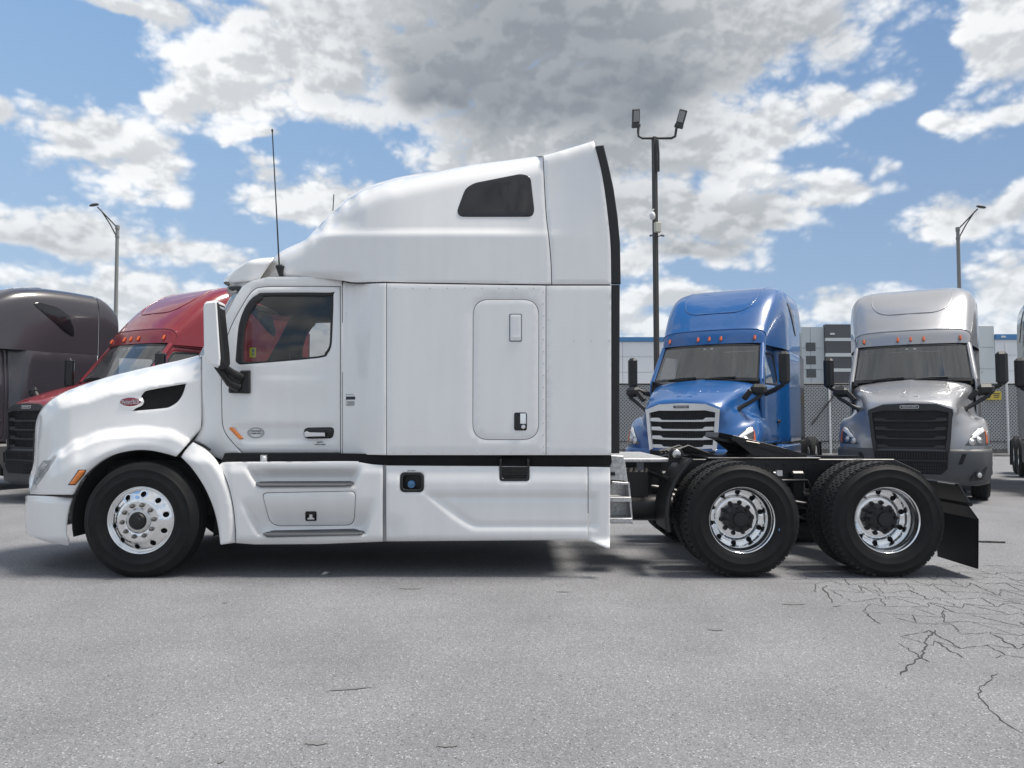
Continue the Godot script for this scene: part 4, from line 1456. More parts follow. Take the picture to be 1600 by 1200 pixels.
	var xb := W(532, 600, -0.3).x
	var yc := W(400, 452, -0.4).y
	mb.cube(Vector3(xb + 0.03, 2.0, MID), Vector3(0.03, 2.0, 1.66))
	mb.cube(Vector3((xb - 2.0) / 2.0 - 0.4, yc + 0.02, MID), Vector3(1.1, 0.03, 1.7))
	mb.cube(Vector3(-1.9, 1.15, MID), Vector3(1.7, 0.06, 1.9))
	obj("cab_lining", mb, M.liner, T)
	mb = MB.new()
	panel(mb, shell_line, func(p: Vector2) -> float: return cab_z(p) - 0.07, {"holes": [glass_line], "sp": 7.0, "thick": 0.0, "bev": 0.0, "mirror": true})
	obj("door_lining", mb, M.liner, T)
	mb = MB.new()
	mb.prism(PackedVector2Array([Vector2(-2.82, 1.3), Vector2(-2.3, 1.3), Vector2(-2.22, 1.72), Vector2(-2.34, 1.93), Vector2(-2.52, 1.98), Vector2(-2.80, 1.86)]), MID * 2 + 0.42, -0.42, Transform3D(), 0.02)
	obj("dashboard", mb, M.liner_dark, T)
	mb = MB.new()
	var ring := []
	for k in 33:
		var an := TAU * k / 32.0
		ring.append(Vector3(-2.14, 1.92, -0.82) + Basis(Vector3.BACK, 0.55) * Vector3(0, cos(an) * 0.21, sin(an) * 0.21))
	mb.tube(ring, 0.016, 6, false)
	mb.tube([Vector3(-2.14, 1.92, -0.62), Vector3(-2.16, 1.91, -0.82), Vector3(-2.14, 1.92, -1.02)], 0.02, 6)
	mb.tube([Vector3(-2.16, 1.91, -0.82), Vector3(-2.35, 1.75, -0.82)], 0.03, 6)
	obj("steering_wheel", mb, M.black_plastic, T)
	for zz in [-0.82, -1.74]:
		mb = MB.new()
		mb.box(Transform3D(Basis(), Vector3(-1.72, 1.55, zz)), Vector3(0.5, 0.16, 0.5), 0.05)
		mb.box(Transform3D(Basis(Vector3.BACK, -0.15), Vector3(-1.47, 1.88, zz)), Vector3(0.14, 0.72, 0.48), 0.05)
		obj("seat", mb, M.seat_cloth, T)
	# ---- chassis
	mb = MB.new()
	for fl in [false, true]:
		var rail := W2([200, 717.3, 1397, 717.3, 1439, 737.2, 1439, 752, 1395, 758, 200, 758], -0.85)
		var tr := Transform3D(Basis().scaled(Vector3(1, 1, -1)), Vector3(0, 0, 2 * MID)) if fl else Transform3D()
		(mb.twin() if fl else mb).prism(rail, -0.93, -0.85, tr, 0.006)
	obj("frame_rail", mb, M.frame_paint, T)
	mb = MB.new()
	for xx in [-2.9, -1.2, 0.4, 1.35, 2.75, 3.86]: mb.cube(Vector3(xx, 0.9, MID), Vector3(0.09, 0.2, 0.82), 0.01)
	for xx in [1.55, 2.62, 3.1, 3.75]:
		for k in 4: mb.lathe([Vector2(0.017, 0), Vector2(0.017, 0.014), Vector2(0.001, 0.015)], Transform3D(Basis(), Vector3(xx + 0.09 * k - 0.1, 0.92 + 0.05 * (k % 2), -0.85)), 6, true)
	obj("crossmember", mb, M.frame_paint, T)
	mb = MB.new()
	mb.cube(Vector3(-1.55, 0.78, MID), Vector3(4.6, 0.52, 2.0), 0.05)
	obj("underbody", mb, M.gap, T)
	# suspension between and behind the drive axles
	mb = MB.new()
	for xx in [2.09, 3.41]:
		mb.tube([Vector3(xx, 0.52, -0.25), Vector3(xx, 0.52, -0.9), Vector3(xx, 0.52, -1.0), Vector3(xx, 0.52, -1.28), Vector3(xx, 0.52, -1.6), Vector3(xx, 0.52, -2.3)], [0.10, 0.10, 0.13, 0.24, 0.13, 0.10], 14)
		for zz in [-0.74, 2 * MID + 0.74]:
			mb.lathe([Vector2(0.001, -0.16), Vector2(0.11, -0.15), Vector2(0.13, -0.08), Vector2(0.12, 0.0), Vector2(0.14, 0.06), Vector2(0.12, 0.14), Vector2(0.001, 0.15)], Transform3D(Basis(Vector3.RIGHT, -PI / 2), Vector3(xx + 0.34, 0.68, zz - 0.1)), 20)
			mb.tube([Vector3(xx - 0.5, 0.66, zz), Vector3(xx - 0.1, 0.58, zz), Vector3(xx + 0.4, 0.50, zz)], [0.05, 0.045, 0.05], 8)
			mb.box(Transform3D(Basis(), Vector3(xx - 0.52, 0.74, zz - 0.06)), Vector3(0.14, 0.34, 0.08), 0.02)
	mb.tube([Vector3(2.55, 0.50, -0.55), Vector3(2.75, 0.62, -0.55), Vector3(2.95, 0.58, -0.6)], 0.03, 8)
	mb.tube([Vector3(2.62, 0.82, -0.7), Vector3(2.95, 0.82, -0.7), Vector3(3.0, 0.7, -0.7)], 0.018, 6)
	mb.tube([Vector3(2.5, 0.75, -0.6), Vector3(2.7, 0.68, -0.6), Vector3(2.72, 0.5, -0.55), Vector3(2.9, 0.45, -0.55)], 0.014, 6)
	mb.tube([Vector3(2.1, 0.52, -1.28), Vector3(3.4, 0.55, -1.28)], 0.07, 10)
	obj("suspension", mb, M.frame_paint, T)
	mb = MB.new()
	mb.prism(W2([1212.5, 735, 1221.5, 735, 1221.5, 743.5, 1212.5, 743.5], -0.62), -0.64, -0.60)
	mb.tube([W(1203, 741, -0.6), W(1212, 739.5, -0.6)], 0.018, 6)
	obj("valve_fitting", mb, M.machined, T)
	# front axle
	mb = MB.new()
	mb.tube([Vector3(-3.37, 0.5, -0.28), Vector3(-3.37, 0.42, -0.6), Vector3(-3.37, 0.40, -1.96), Vector3(-3.37, 0.5, -2.28)], 0.07, 10)
	obj("front_axle", mb, M.frame_paint, T)
	# ---- wheels
	for xx in [[-3.37, "steer"], [2.09, "drive"], [3.41, "drive"]]:
		var s: bool = xx[1] == "steer"
		var wy := TYRE_R - 0.008
		var nw := wheel(T, Vector3(xx[0], wy, 0.0), xx[1], 0.0, true, not s)
		wheel(T, Vector3(xx[0], wy, 2 * MID), xx[1], PI, false, not s)
		if xx[0] == 2.09:
			mb = MB.new()
			mb.prism(PackedVector2Array([Vector2(0.322, -0.01), Vector2(0.352, -0.026), Vector2(0.322, -0.036)]), -0.01, -0.0095)
			var sk := obj("tyre_sticker", mb, M.blue_cap, nw)
			sk.position = Vector3(0.0, -0.06, -0.004)
	# ---- catwalk, ladder, mudguard
	mb = MB.new()
	var dk0 := W(974, 718, -0.46)
	var dk1 := W(1044, 716, -0.46)
	mb.cube(Vector3((dk0.x + dk1.x) / 2, 1.035, -0.475), Vector3(dk1.x - dk0.x, 0.035, 0.03), 0.006)
	mb.cube(Vector3((dk0.x + dk1.x) / 2, 1.035, -2.08), Vector3(dk1.x - dk0.x, 0.035, 0.03), 0.006)
	mb.cube(Vector3(dk1.x + 0.008, 1.035, MID), Vector3(0.016, 0.035, 1.63), 0.004)
	var deck := obj("catwalk", mb, M.tread_plate, T)
	var slat := MB.new()
	slat.cube(Vector3.ZERO, Vector3(0.042, 0.012, 1.58), 0.004)
	var slat_mesh := slat.done()
	for k in 8:
		var so := obj("slat", slat_mesh, M.tread_plate, deck)
		so.position = Vector3(dk0.x + 0.03 + k * (dk1.x - dk0.x - 0.05) / 7.0, 1.048, MID)
	mb = MB.new()
	mb.prism(W2([953, 711, 974, 712.5, 976.3, 719, 981, 751.5, 953, 750], -0.30), -0.34, -0.30, Transform3D(), 0.006)
	mb.prism(W2([956, 752, 981.5, 754, 981.5, 757.5, 956, 756.5], -0.28), -0.34, -0.28, Transform3D(), 0.004)
	mb.prism(W2([955, 757, 982, 757, 988, 818, 955, 818], -0.50), -0.52, -0.50)
	mb.prism(W2([981, 754, 983.6, 754, 989.5, 819, 987.3, 819], -0.28), -0.52, -0.28)
	var lad := obj("ladder", mb, M.tread_plate, T)
	for y in [776.5, 809.5]:
		mb = MB.new()
		mb.prism(W2([953, y, 986.2 + (y - 776.5) * 0.05, y, 987.2 + (y - 776.5) * 0.05, y + 8, 953, y + 8], -0.27), -0.50, -0.27, Transform3D(), 0.006)
		obj("rung", mb, M.tread_plate, lad)
	mb = MB.new()
	mb.prism(W2([953, 737.5, 961, 738, 961.5, 743, 953, 743], -0.29), -0.30, -0.285)
	obj("latch", mb, M.black_plastic, lad)
	mb = MB.new()
	rows = []
	for k in 17:
		var an := deg_to_rad(128.0 + 62.0 * k / 16.0)
		var rr := 0.70 - 0.03 * k / 16.0
		var row := PackedVector3Array()
		for zz in [-0.10, -0.64]: row.append(Vector3(2.09 + cos(an) * rr, 0.5155 + sin(an) * rr, zz))
		rows.append(row)
	mb.grid(rows)
	rows = []
	var rim_path := []
	for k in 17:
		var an := deg_to_rad(128.0 + 62.0 * k / 16.0)
		var rr := 0.695 - 0.03 * k / 16.0
		rim_path.append(Vector3(2.09 + cos(an) * rr, 0.5155 + sin(an) * rr, -0.10))
		var row := PackedVector3Array()
		for zz in [-0.10, -0.64]: row.append(Vector3(2.09 + cos(an) * (rr - 0.01), 0.5155 + sin(an) * (rr - 0.01), zz))
		rows.append(row)
	mb.grid(rows)
	mb.tube(rim_path, 0.022, 8)
	var guard := obj("mudguard", mb, M.black_plastic, T)
	mb = MB.new()
	mb.tube([W(1010, 737, -0.75), W(1030, 744, -0.55), W(1046, 749, -0.3)], 0.022, 8)
	obj("guard_arm", mb, M.black_plastic, guard)
	# work lamp on its bracket
	mb = MB.new()
	mb.prism(W2([1045.5, 706, 1051, 701, 1063, 701, 1067.5, 706, 1066, 722, 1046, 723], -0.42), -0.46, -0.42, Transform3D(), 0.006)
	var wl := obj("work_lamp", mb, M.black_plastic, T)
	mb = MB.new()
	mb.lathe([Vector2(0.042, 0.0), Vector2(0.042, 0.020), Vector2(0.034, 0.024), Vector2(0.001, 0.032)], Transform3D(Basis(), W(1056.6, 709.5, -0.42)), 24)
	obj("lens", mb, M.machined, wl)
	mb = MB.new()
	for k in 6: mb.tube([W(1030 + k * 3, 705 + (k % 2) * 3, -0.95), W(1050 + k * 5, 701 - (k % 3) * 2, -1.0), W(1075 + k * 6, 708, -1.05), W(1100 + k * 5, 716, -1.05)], 0.016, 6)
	obj("air_hose", mb, M.black_plastic, T)
	mb = MB.new()
	mb.prism(W2([995, 721, 1006, 721, 1006, 735, 995, 735], -0.6), -0.62, -0.60)
	obj("data_plate", mb, M.decal_grey, T)
	mb = MB.new()
	mb.cube(Vector3(1.25, 0.72, -0.95), Vector3(0.3, 0.45, 0.5), 0.04)
	mb.tube([Vector3(1.0, 0.55, -0.75), Vector3(1.6, 0.55, -0.75)], 0.13, 14)
	obj("air_tank", mb, M.frame_paint, T)
	# ---- fifth wheel
	mb = MB.new()
	var f0 := W(1131, 679, -0.83)
	var f1 := W(1270, 714.5, -0.83)
	var fc := (f0 + f1) / 2.0
	fc.z = MID
	var L := f0.distance_to(f1)
	var tilt := Basis(Vector3.BACK, atan2(f1.y - f0.y, f1.x - f0.x))
	var plate := PackedVector2Array([Vector2(-L * 0.5, -0.26), Vector2(-L * 0.5 + 0.10, -0.42), Vector2(-0.1, -0.45), Vector2(L * 0.2, -0.44), Vector2(L * 0.5, -0.30), Vector2(L * 0.5, -0.20), Vector2(L * 0.12, -0.03), Vector2(L * 0.12, 0.03), Vector2(L * 0.5, 0.20), Vector2(L * 0.5, 0.30), Vector2(L * 0.2, 0.44), Vector2(-0.1, 0.45), Vector2(-L * 0.5 + 0.10, 0.42), Vector2(-L * 0.5, 0.26)])
	mb.prism(plate, -0.035, 0.02, Transform3D(tilt * Basis(Vector3.RIGHT, -PI / 2), fc), 0.002)
	for s in [-1, 1]:
		mb.prism(PackedVector2Array([Vector2(-L * 0.42, 0.0), Vector2(L * 0.35, 0.0), Vector2(0.16, -0.10), Vector2(-0.12, -0.12)]), -0.02, 0.02, Transform3D(tilt, fc + Vector3(0, -0.01, s * 0.40)))
	var fw := obj("fifth_wheel", mb, M.frame_paint, T)
	mb = MB.new()
	for s in [-1, 1]:
		mb.prism(PackedVector2Array([Vector2(-0.24, 1.03), Vector2(0.24, 1.03), Vector2(0.07, 1.16), Vector2(-0.07, 1.16)]), -0.03, 0.03, Transform3D(Basis(), Vector3(fc.x, 0, MID + s * 0.36)), 0.006)
	mb.cube(Vector3(fc.x - 0.05, 1.036, MID), Vector3(1.15, 0.018, 0.94), 0.004)
	obj("fifth_wheel_mount", mb, M.frame_paint, fw)
	mb = MB.new()
	mb.tube([W(1166, 689.5, -0.80), W(1187, 693.5, -0.80)], 0.010, 6)
	obj("release_handle", mb, M.nut_metal, fw)
	# ---- mud flap behind the last wheel
	mb = MB.new()
	for zz in [0.0, 2 * MID]:
		var sg := 1.0 if zz == 0.0 else -1.0
		var fp := [Vector3(4.10, 0.80, zz - sg * 0.02), Vector3(4.12, 0.645, zz + sg * 0.0), Vector3(4.19, 0.53, zz + sg * 0.02), Vector3(4.185, 0.085, zz + sg * 0.0), Vector3(4.185, 0.085, zz - sg * 0.62), Vector3(4.19, 0.53, zz - sg * 0.64), Vector3(4.12, 0.645, zz - sg * 0.62), Vector3(4.10, 0.80, zz - sg * 0.62)]
		var fm := mb if zz == 0.0 else mb.twin()
		fm.hard()
		for pr in [[0, 1, 6, 7], [1, 2, 5, 6], [2, 3, 4, 5]]:
			fm.quad(fp[pr[0]], fp[pr[1]], fp[pr[2]], fp[pr[3]])
			fm.quad(fp[pr[3]] + Vector3(0.012, 0, 0), fp[pr[2]] + Vector3(0.012, 0, 0), fp[pr[1]] + Vector3(0.012, 0, 0), fp[pr[0]] + Vector3(0.012, 0, 0))
	var flap := obj("mud_flap", mb, M.black_plastic, T)
	mb = MB.new()
	for zz in [0.0, 2 * MID]:
		var sg := 1.0 if zz == 0.0 else -1.0
		var bm := mb if zz == 0.0 else mb.twin()
		bm.box(Transform3D(Basis(Vector3.BACK, -1.08), Vector3(4.085, 0.755, zz - sg * 0.32)), Vector3(0.22, 0.02, 0.66), 0.004)
		bm.box(Transform3D(Basis(Vector3.BACK, -0.15), Vector3(3.95, 0.845, zz - sg * 0.36)), Vector3(0.18, 0.02, 0.68), 0.004)
		bm.tube([Vector3(4.14, 0.665, zz + sg * 0.01), Vector3(4.14, 0.665, zz - sg * 0.66)], 0.022, 8)
		bm.tube([Vector3(3.95, 0.85, zz - sg * 0.4), Vector3(3.9, 0.88, zz - sg * 0.9)], 0.03, 8)
	obj("flap_bracket", mb, M.frame_paint, flap)
	world_root = null

# ---------------------------------------------------------------- the parked row
var row := [
	{"at": Vector3(3.02, 0, -6.4), "paint": [0.001, 0.078, 0.27], "look": "blue", "tail": "black", "label": "bright blue semi truck with chrome grille, second from the right in the parked row"},
	{"at": Vector3(7.07, 0, -6.4), "paint": [0.34, 0.345, 0.365], "metal": 0.45, "look": "dark", "tail": "paint", "label": "silver grey semi truck with dark grille, facing the camera right of the blue one"},
	{"at": Vector3(-8.62, 0, -6.4), "paint": [0.20, 0.003, 0.012], "look": "dark", "tail": "paint", "label": "dark red semi truck parked behind the white truck's hood"},
	{"at": Vector3(-13.12, 0, -6.4), "paint": [0.036, 0.033, 0.042], "look": "dark", "tail": "paint", "label": "charcoal grey semi truck at the left end of the row, beyond the red one"},
	{"at": Vector3(11.02, 0, -6.4), "paint": [0.016, 0.017, 0.020], "look": "dark", "tail": "paint", "label": "black semi truck at the right edge, its rear wheels showing beside the silver one"},
]

func loft_at(c: Array, u: float, v: float) -> Vector3:
	var nu := c.size()
	var nv: int = c[0].size()
	var i := clampi(int(u), 0, nu - 2)
	var j := clampi(int(v), 0, nv - 2)
	var fu := clampf(u - i, 0.0, 1.0)
	var fv := clampf(v - j, 0.0, 1.0)
	var col := []
	for k in range(-1, 3):
		var r: Array = c[clampi(i + k, 0, nu - 1)]
		var a: Vector3 = r[maxi(j - 1, 0)]
		var b: Vector3 = r[j]
		var d: Vector3 = r[j + 1]
		var e: Vector3 = r[mini(j + 2, nv - 1)]
		col.append(b.cubic_interpolate(d, a, e, fv))
	return col[1].cubic_interpolate(col[2], col[0], col[3], fu)

func loft_point(c: Array, u: float, v: float, lift: float) -> Vector3:
	var p := loft_at(c, u, v)
	if lift == 0.0: return p
	var du := loft_at(c, u + 0.03, v) - loft_at(c, u - 0.03, v)
	var dv := loft_at(c, u, v + 0.03) - loft_at(c, u, v - 0.03)
	var n := dv.cross(du).normalized()
	if n.dot(p - Vector3(0, 1.0, -1.2)) < 0: n = -n
	return p + n * lift

func mx(p: Vector3) -> Vector3: return Vector3(-p.x, p.y, p.z)

func loft_grid(mb: MB, c: Array, su: int, sv: int) -> void:
	for s in [false, true]:
		var rows := []
		for a in (c.size() - 1) * su + 1:
			var r := PackedVector3Array()
			for b in (c[0].size() - 1) * sv + 1:
				var p := loft_at(c, float(a) / su, float(b) / sv)
				r.append(mx(p) if s else p)
			if s: r.reverse()
			rows.append(r)
		mb.grid(rows)

func roof_sec(z: float) -> Array:       # half width, bottom, top of the roof cap at z
	var zs := [-5.06, -4.4, -3.8, -3.3, -2.95, -2.65, -2.42, -2.26, -2.16, -2.06]
	return [curve(z, zs, [1.235, 1.235, 1.235, 1.22, 1.18, 1.13, 1.09, 1.06, 1.04, 1.01]), curve(z, zs, [2.93, 2.93, 2.93, 2.93, 2.93, 2.93, 2.93, 2.93, 2.93, 2.93]), curve(z, zs, [4.38, 4.39, 4.36, 4.25, 4.06, 3.80, 3.54, 3.34, 3.22, 2.97])]

func roof_pt(z: float, th: float, lift := 0.0) -> Vector3:   # th 0..PI from the right foot over the top
	var s := roof_sec(z)
	var n := 2.0 / 6.5
	var c := cos(th)
	var y := sin(th)
	var fx := signf(c) * pow(absf(c), n)
	var p := Vector3(fx * s[0], s[1] + (s[2] - s[1]) * pow(maxf(y, 0.0), n), z)
	# the front bows forward in the middle
	p.z += 0.20 * (1.0 - fx * fx) * smoothstep(-3.2, -2.06, z)
	if lift != 0.0: p += Vector3(c * 0.7, y, 0.3).normalized() * lift
	return p

func cab_x(p: Vector2) -> float:      # half width of cab and sleeper; p = (z, y)
	var x := 1.10 - 0.09 * smoothstep(2.05, 2.95, p.y)
	return lerpf(x, 1.235, smoothstep(-3.30, -3.54, p.x))

func tractor(d: Dictionary) -> void:
	var T := thing("parked_semi_truck", d.label, "truck", d.at, deg_to_rad(-30), "semi trucks parked side by side along the fence")
	var key: String = d.label
	var paint := mat("paint " + key, d.paint[0], d.paint[1], d.paint[2], 0.30, d.get("metal", 0.0), 0.75)
	var bright: Material = M.bright_trim if d.look == "blue" else M.grille_dark
	# hood
	var H := [
		[Vector3(0.60, 0.93, -0.03), Vector3(0.61, 1.05, -0.03), Vector3(0.625, 1.2, -0.03), Vector3(0.635, 1.32, -0.03), Vector3(0.648, 1.46, -0.03), Vector3(0.655, 1.62, -0.03), Vector3(0.40, 1.71, 0.0), Vector3(0, 1.73, 0.02)],
		[Vector3(0.90, 0.93, -0.12), Vector3(0.91, 1.08, -0.14), Vector3(0.88, 1.25, -0.21), Vector3(0.81, 1.36, -0.21), Vector3(0.73, 1.50, -0.12), Vector3(0.69, 1.67, -0.09), Vector3(0.41, 1.775, -0.05), Vector3(0, 1.80, -0.03)],
		[Vector3(1.16, 0.93, -0.42), Vector3(1.17, 1.10, -0.44), Vector3(1.11, 1.34, -0.50), Vector3(0.95, 1.46, -0.48), Vector3(0.80, 1.62, -0.36), Vector3(0.72, 1.79, -0.30), Vector3(0.42, 1.87, -0.26), Vector3(0, 1.90, -0.24)],
		[Vector3(1.22, 1.02, -0.72), Vector3(1.23, 1.22, -0.72), Vector3(1.17, 1.45, -0.78), Vector3(1.0, 1.54, -0.78), Vector3(0.87, 1.75, -0.75), Vector3(0.80, 1.93, -0.70), Vector3(0.46, 2.01, -0.66), Vector3(0, 2.04, -0.64)],
		[Vector3(1.22, 1.14, -1.10), Vector3(1.22, 1.29, -1.10), Vector3(1.15, 1.43, -1.15), Vector3(1.05, 1.54, -1.20), Vector3(0.96, 1.83, -1.20), Vector3(0.90, 2.04, -1.15), Vector3(0.50, 2.13, -1.10), Vector3(0, 2.16, -1.08)],
		[Vector3(1.21, 0.98, -1.62), Vector3(1.20, 1.25, -1.62), Vector3(1.13, 1.41, -1.60), Vector3(1.08, 1.54, -1.58), Vector3(1.04, 1.86, -1.55), Vector3(1.00, 2.10, -1.50), Vector3(0.56, 2.20, -1.38), Vector3(0, 2.23, -1.32)],
	]
	var mb := MB.new()
	loft_grid(mb, H, 5, 4)
	var hood := obj("hood", mb, paint, T)
	mb = MB.new()
	mb.box(Transform3D(Basis(Vector3.RIGHT, 0.3), Vector3(0, 1.862, -0.20)), Vector3(0.30, 0.03, 0.09), 0.012)
	obj("hood_latch", mb, paint, hood)
	# grille
	mb = MB.new()
	mb.prism(PackedVector2Array([Vector2(-0.60, 0.9), Vector2(0.60, 0.9), Vector2(0.655, 1.62), Vector2(0.40, 1.70), Vector2(-0.40, 1.70), Vector2(-0.655, 1.62)]), -0.10, -0.055)
	var gr := obj("grille", mb, M.liner_dark, T)
	mb = MB.new()
	var go := [Vector2(-0.60, 0.90), Vector2(-0.625, 1.15), Vector2(-0.665, 1.63), Vector2(-0.42, 1.725), Vector2(0, 1.745), Vector2(0.42, 1.725), Vector2(0.665, 1.63), Vector2(0.625, 1.15), Vector2(0.60, 0.90)]
	var gi := [Vector2(-0.535, 0.93), Vector2(-0.565, 1.15), Vector2(-0.60, 1.575), Vector2(-0.42, 1.615), Vector2(0, 1.61), Vector2(0.42, 1.615), Vector2(0.60, 1.575), Vector2(0.565, 1.15), Vector2(0.535, 0.93)]
	var rim := PackedVector2Array(go)
	for k in range(gi.size() - 1, -1, -1): rim.append(gi[k])
	mb.prism(rim, -0.06, 0.025, Transform3D(), 0.010)
	obj("frame", mb, bright, gr)
	mb = MB.new()
	mb.prism(PackedVector2Array([Vector2(-0.565, 0), Vector2(-0.565, 0.062), Vector2(-0.41, 0.062), Vector2(-0.365, 0.024), Vector2(-0.2, 0.020), Vector2(0.2, 0.020), Vector2(0.365, 0.024), Vector2(0.41, 0.062), Vector2(0.565, 0.062), Vector2(0.565, 0), Vector2(0.365, -0.012), Vector2(-0.365, -0.012)]), -0.05, 0.012, Transform3D(), 0.008)
	var sm := mb.done()
	for k in 4:
		var s := obj("slat", sm, bright, gr)
		s.position = Vector3(0, 1.425 - k * 0.160, 0.0)
		s.scale.x = [1.035, 1.0, 0.975, 0.955][k]
	mb = MB.new()
	for k in 24: mb.cube(Vector3(-0.55 + k * 1.1 / 23.0, 1.26, -0.05), Vector3(0.008, 0.66, 0.01))
	for k in 16: mb.cube(Vector3(0, 0.95 + k * 0.042, -0.05), Vector3(1.1, 0.006, 0.008))
	stuff(obj("mesh_screen", mb, M.black_plastic, gr))
	mb = MB.new()
	mb.prism(rounded(PackedVector2Array([Vector2(-0.15, 1.648), Vector2(0.15, 1.648), Vector2(0.15, 1.708), Vector2(-0.15, 1.708)]), 0.03, 6), 0.02, 0.036)
	obj("badge", mb, M.chrome if d.look == "blue" else M.decal_white, gr)
	mb = MB.new()
	mb.prism(rounded(PackedVector2Array([Vector2(-0.14, 1.656), Vector2(0.14, 1.656), Vector2(0.14, 1.700), Vector2(-0.14, 1.700)]), 0.022, 6), 0.034, 0.039)
	obj("badge_field", mb, M.black_gloss, gr)
	lettering("FREIGHTLINER", 0.033, M.decal_white, gr, Transform3D(Basis(), Vector3(0, 1.678, 0.041)), "Droid Sans", true)
	# bumper
	var bc := [Vector2(0, 0.05), Vector2(0.35, 0.045), Vector2(0.62, 0.02), Vector2(0.90, -0.06), Vector2(1.12, -0.19), Vector2(1.22, -0.38), Vector2(1.25, -0.62), Vector2(1.24, -0.74)]
	mb = MB.new()
	for s in [false, true]:
		var rows := []
		for q in [[0.30, 0.86, -0.06], [0.34, 0.96, -0.01], [0.50, 0.985, 0.0], [0.66, 1.0, 0.0], [0.88, 1.0, -0.01], [0.935, 0.99, -0.03], [0.94, 0.90, -0.12]]:
			var r := PackedVector3Array()
			for k in (bc.size() - 1) * 4 + 1:
				var i := mini(k / 4, bc.size() - 2)
				var p: Vector2 = bc[i].cubic_interpolate(bc[i + 1], bc[maxi(i - 1, 0)], bc[mini(i + 2, bc.size() - 1)], k / 4.0 - i)
				var v := Vector3(p.x * q[1], q[0], p.y + q[2])
				r.append(mx(v) if s else v)
			if s: r.reverse()
			rows.append(r)
		mb.grid(rows)
	var bumper_mat: Material = paint if d.look == "blue" else (M.bumper_grey if M.has("bumper_grey") else mat("bumper_grey", 0.060, 0.062, 0.067, 0.5))
	var bp := obj("bumper", mb, bumper_mat, T)
	mb = MB.new()
	mb.prism(PackedVector2Array([Vector2(-0.46, 0.50), Vector2(0.46, 0.50), Vector2(0.56, 0.60), Vector2(0.58, 0.90), Vector2(-0.58, 0.90), Vector2(-0.56, 0.60)]), 0.02, 0.066, Transform3D(), 0.01)
	obj("intake", mb, M.gap, bp)
	mb = MB.new()
	for k in 26: mb.cube(Vector3(-0.52 + k * 0.0416, 0.82, 0.07), Vector3(0.012, 0.10, 0.012))
	for k in 12:
		for j in 3: mb.cube(Vector3(0.05 + k * 0.036, 0.55 + j * 0.055, 0.07), Vector3(0.014, 0.035, 0.012))
	mb.cube(Vector3(0, 0.735, 0.072), Vector3(1.1, 0.03, 0.014))
	stuff(obj("intake_mesh", mb, M.black_plastic, bp))
	for s in [-1.0, 1.0]:
		mb = MB.new()
		var fb := Transform3D(Basis(Vector3.UP, s * 0.65), Vector3(s * 1.02, 0.50, -0.10))
		mb.lathe([Vector2(0.075, 0.0), Vector2(0.075, 0.02), Vector2(0.055, 0.028), Vector2(0.05, 0.012)], fb, 24, true)
		mb.prism(PackedVector2Array([Vector2(-0.16, -0.10), Vector2(0.06, -0.08), Vector2(0.16, 0.14), Vector2(0.06, 0.05), Vector2(-0.10, 0.0)]), -0.02, 0.006, fb)
		var fl := obj("fog_lamp", mb, M.black_plastic, bp)
		mb = MB.new()
		mb.lathe([Vector2(0.052, 0.010), Vector2(0.045, 0.026), Vector2(0.02, 0.034), Vector2(0.001, 0.036)], fb, 20)
		obj("lens", mb, M.machined, fl)
		mb = MB.new()
		mb.prism(PackedVector2Array([Vector2(-0.06, -0.09), Vector2(0.0, -0.09), Vector2(0.07, 0.09), Vector2(0.01, 0.09)]), -0.02, 0.004, Transform3D(Basis(Vector3.UP, s * 0.30) * Basis().scaled(Vector3(s, 1, 1)), Vector3(s * 0.78, 0.77, -0.012)))
		obj("slot", mb, M.gap, bp)
	# headlamps, set into the fenders
	for s in [false, true]:
		var place := func(p: Vector2, dz: float) -> Vector3:
			var q := loft_point(H, p.x, p.y, dz)
			return mx(q) if s else q
		var none := func(_p: Vector2) -> float: return 0.0
		mb = MB.new()
		panel(mb, rounded(poly([0.72, 0.55, 2.0, 0.55, 2.05, 1.2, 1.97, 2.0, 1.62, 2.0, 1.12, 1.55]), 0.1, 4), none, {"sp": 0.09, "bev": 0.02, "lift": 0.010, "drop": 0.008, "thick": 0.02, "place": place})
		var hl := obj("headlight", mb, M.lamp_dark, T)
		mb = MB.new()
		panel(mb, poly([1.02, 1.25, 1.2, 1.52, 1.62, 1.92, 1.92, 1.93, 1.92, 1.62, 1.58, 1.50, 1.25, 1.22]), none, {"sp": 0.08, "bev": 0.01, "lift": 0.018, "drop": 0.004, "thick": 0.01, "place": place})
		obj("running_light", mb, M.lamp_white, hl)
		mb = MB.new()
		panel(mb, poly([1.82, 0.70, 1.95, 0.70, 1.99, 1.3, 1.95, 1.85, 1.90, 1.4]), none, {"sp": 0.08, "bev": 0.01, "lift": 0.020, "drop": 0.004, "thick": 0.01, "place": place})
		obj("turn_signal", mb, M.marker_orange, hl)
		mb = MB.new()
		for c in [Vector2(1.08, 0.90), Vector2(1.48, 1.05)]:
			var q0: Vector3 = place.call(c, 0.004)
			var q1: Vector3 = place.call(c, 0.05)
			var zx := (q1 - q0).normalized()
			var xx := Vector3.UP.cross(zx).normalized()
			mb.lathe([Vector2(0.062, 0.0), Vector2(0.060, 0.014), Vector2(0.048, 0.010), Vector2(0.040, 0.022), Vector2(0.001, 0.034)], Transform3D(Basis(xx, zx.cross(xx), zx), q0), 20)
		obj("projector", mb, M.machined, hl)
	# windshield
	var ws := func(a: float, b: float, lift: float) -> Vector3:     # a -1..1 across, b 0..1 upwards
		var bx := 1.04 + (0.97 - 1.04) * b
		var zc := -1.31 - 0.56 * b
		return Vector3(a * bx, 2.205 + 0.735 * b + 0.012 * (1 - a * a), zc - 0.20 * pow(absf(a), 2.6) + lift)
	mb = MB.new()
	var rows := []
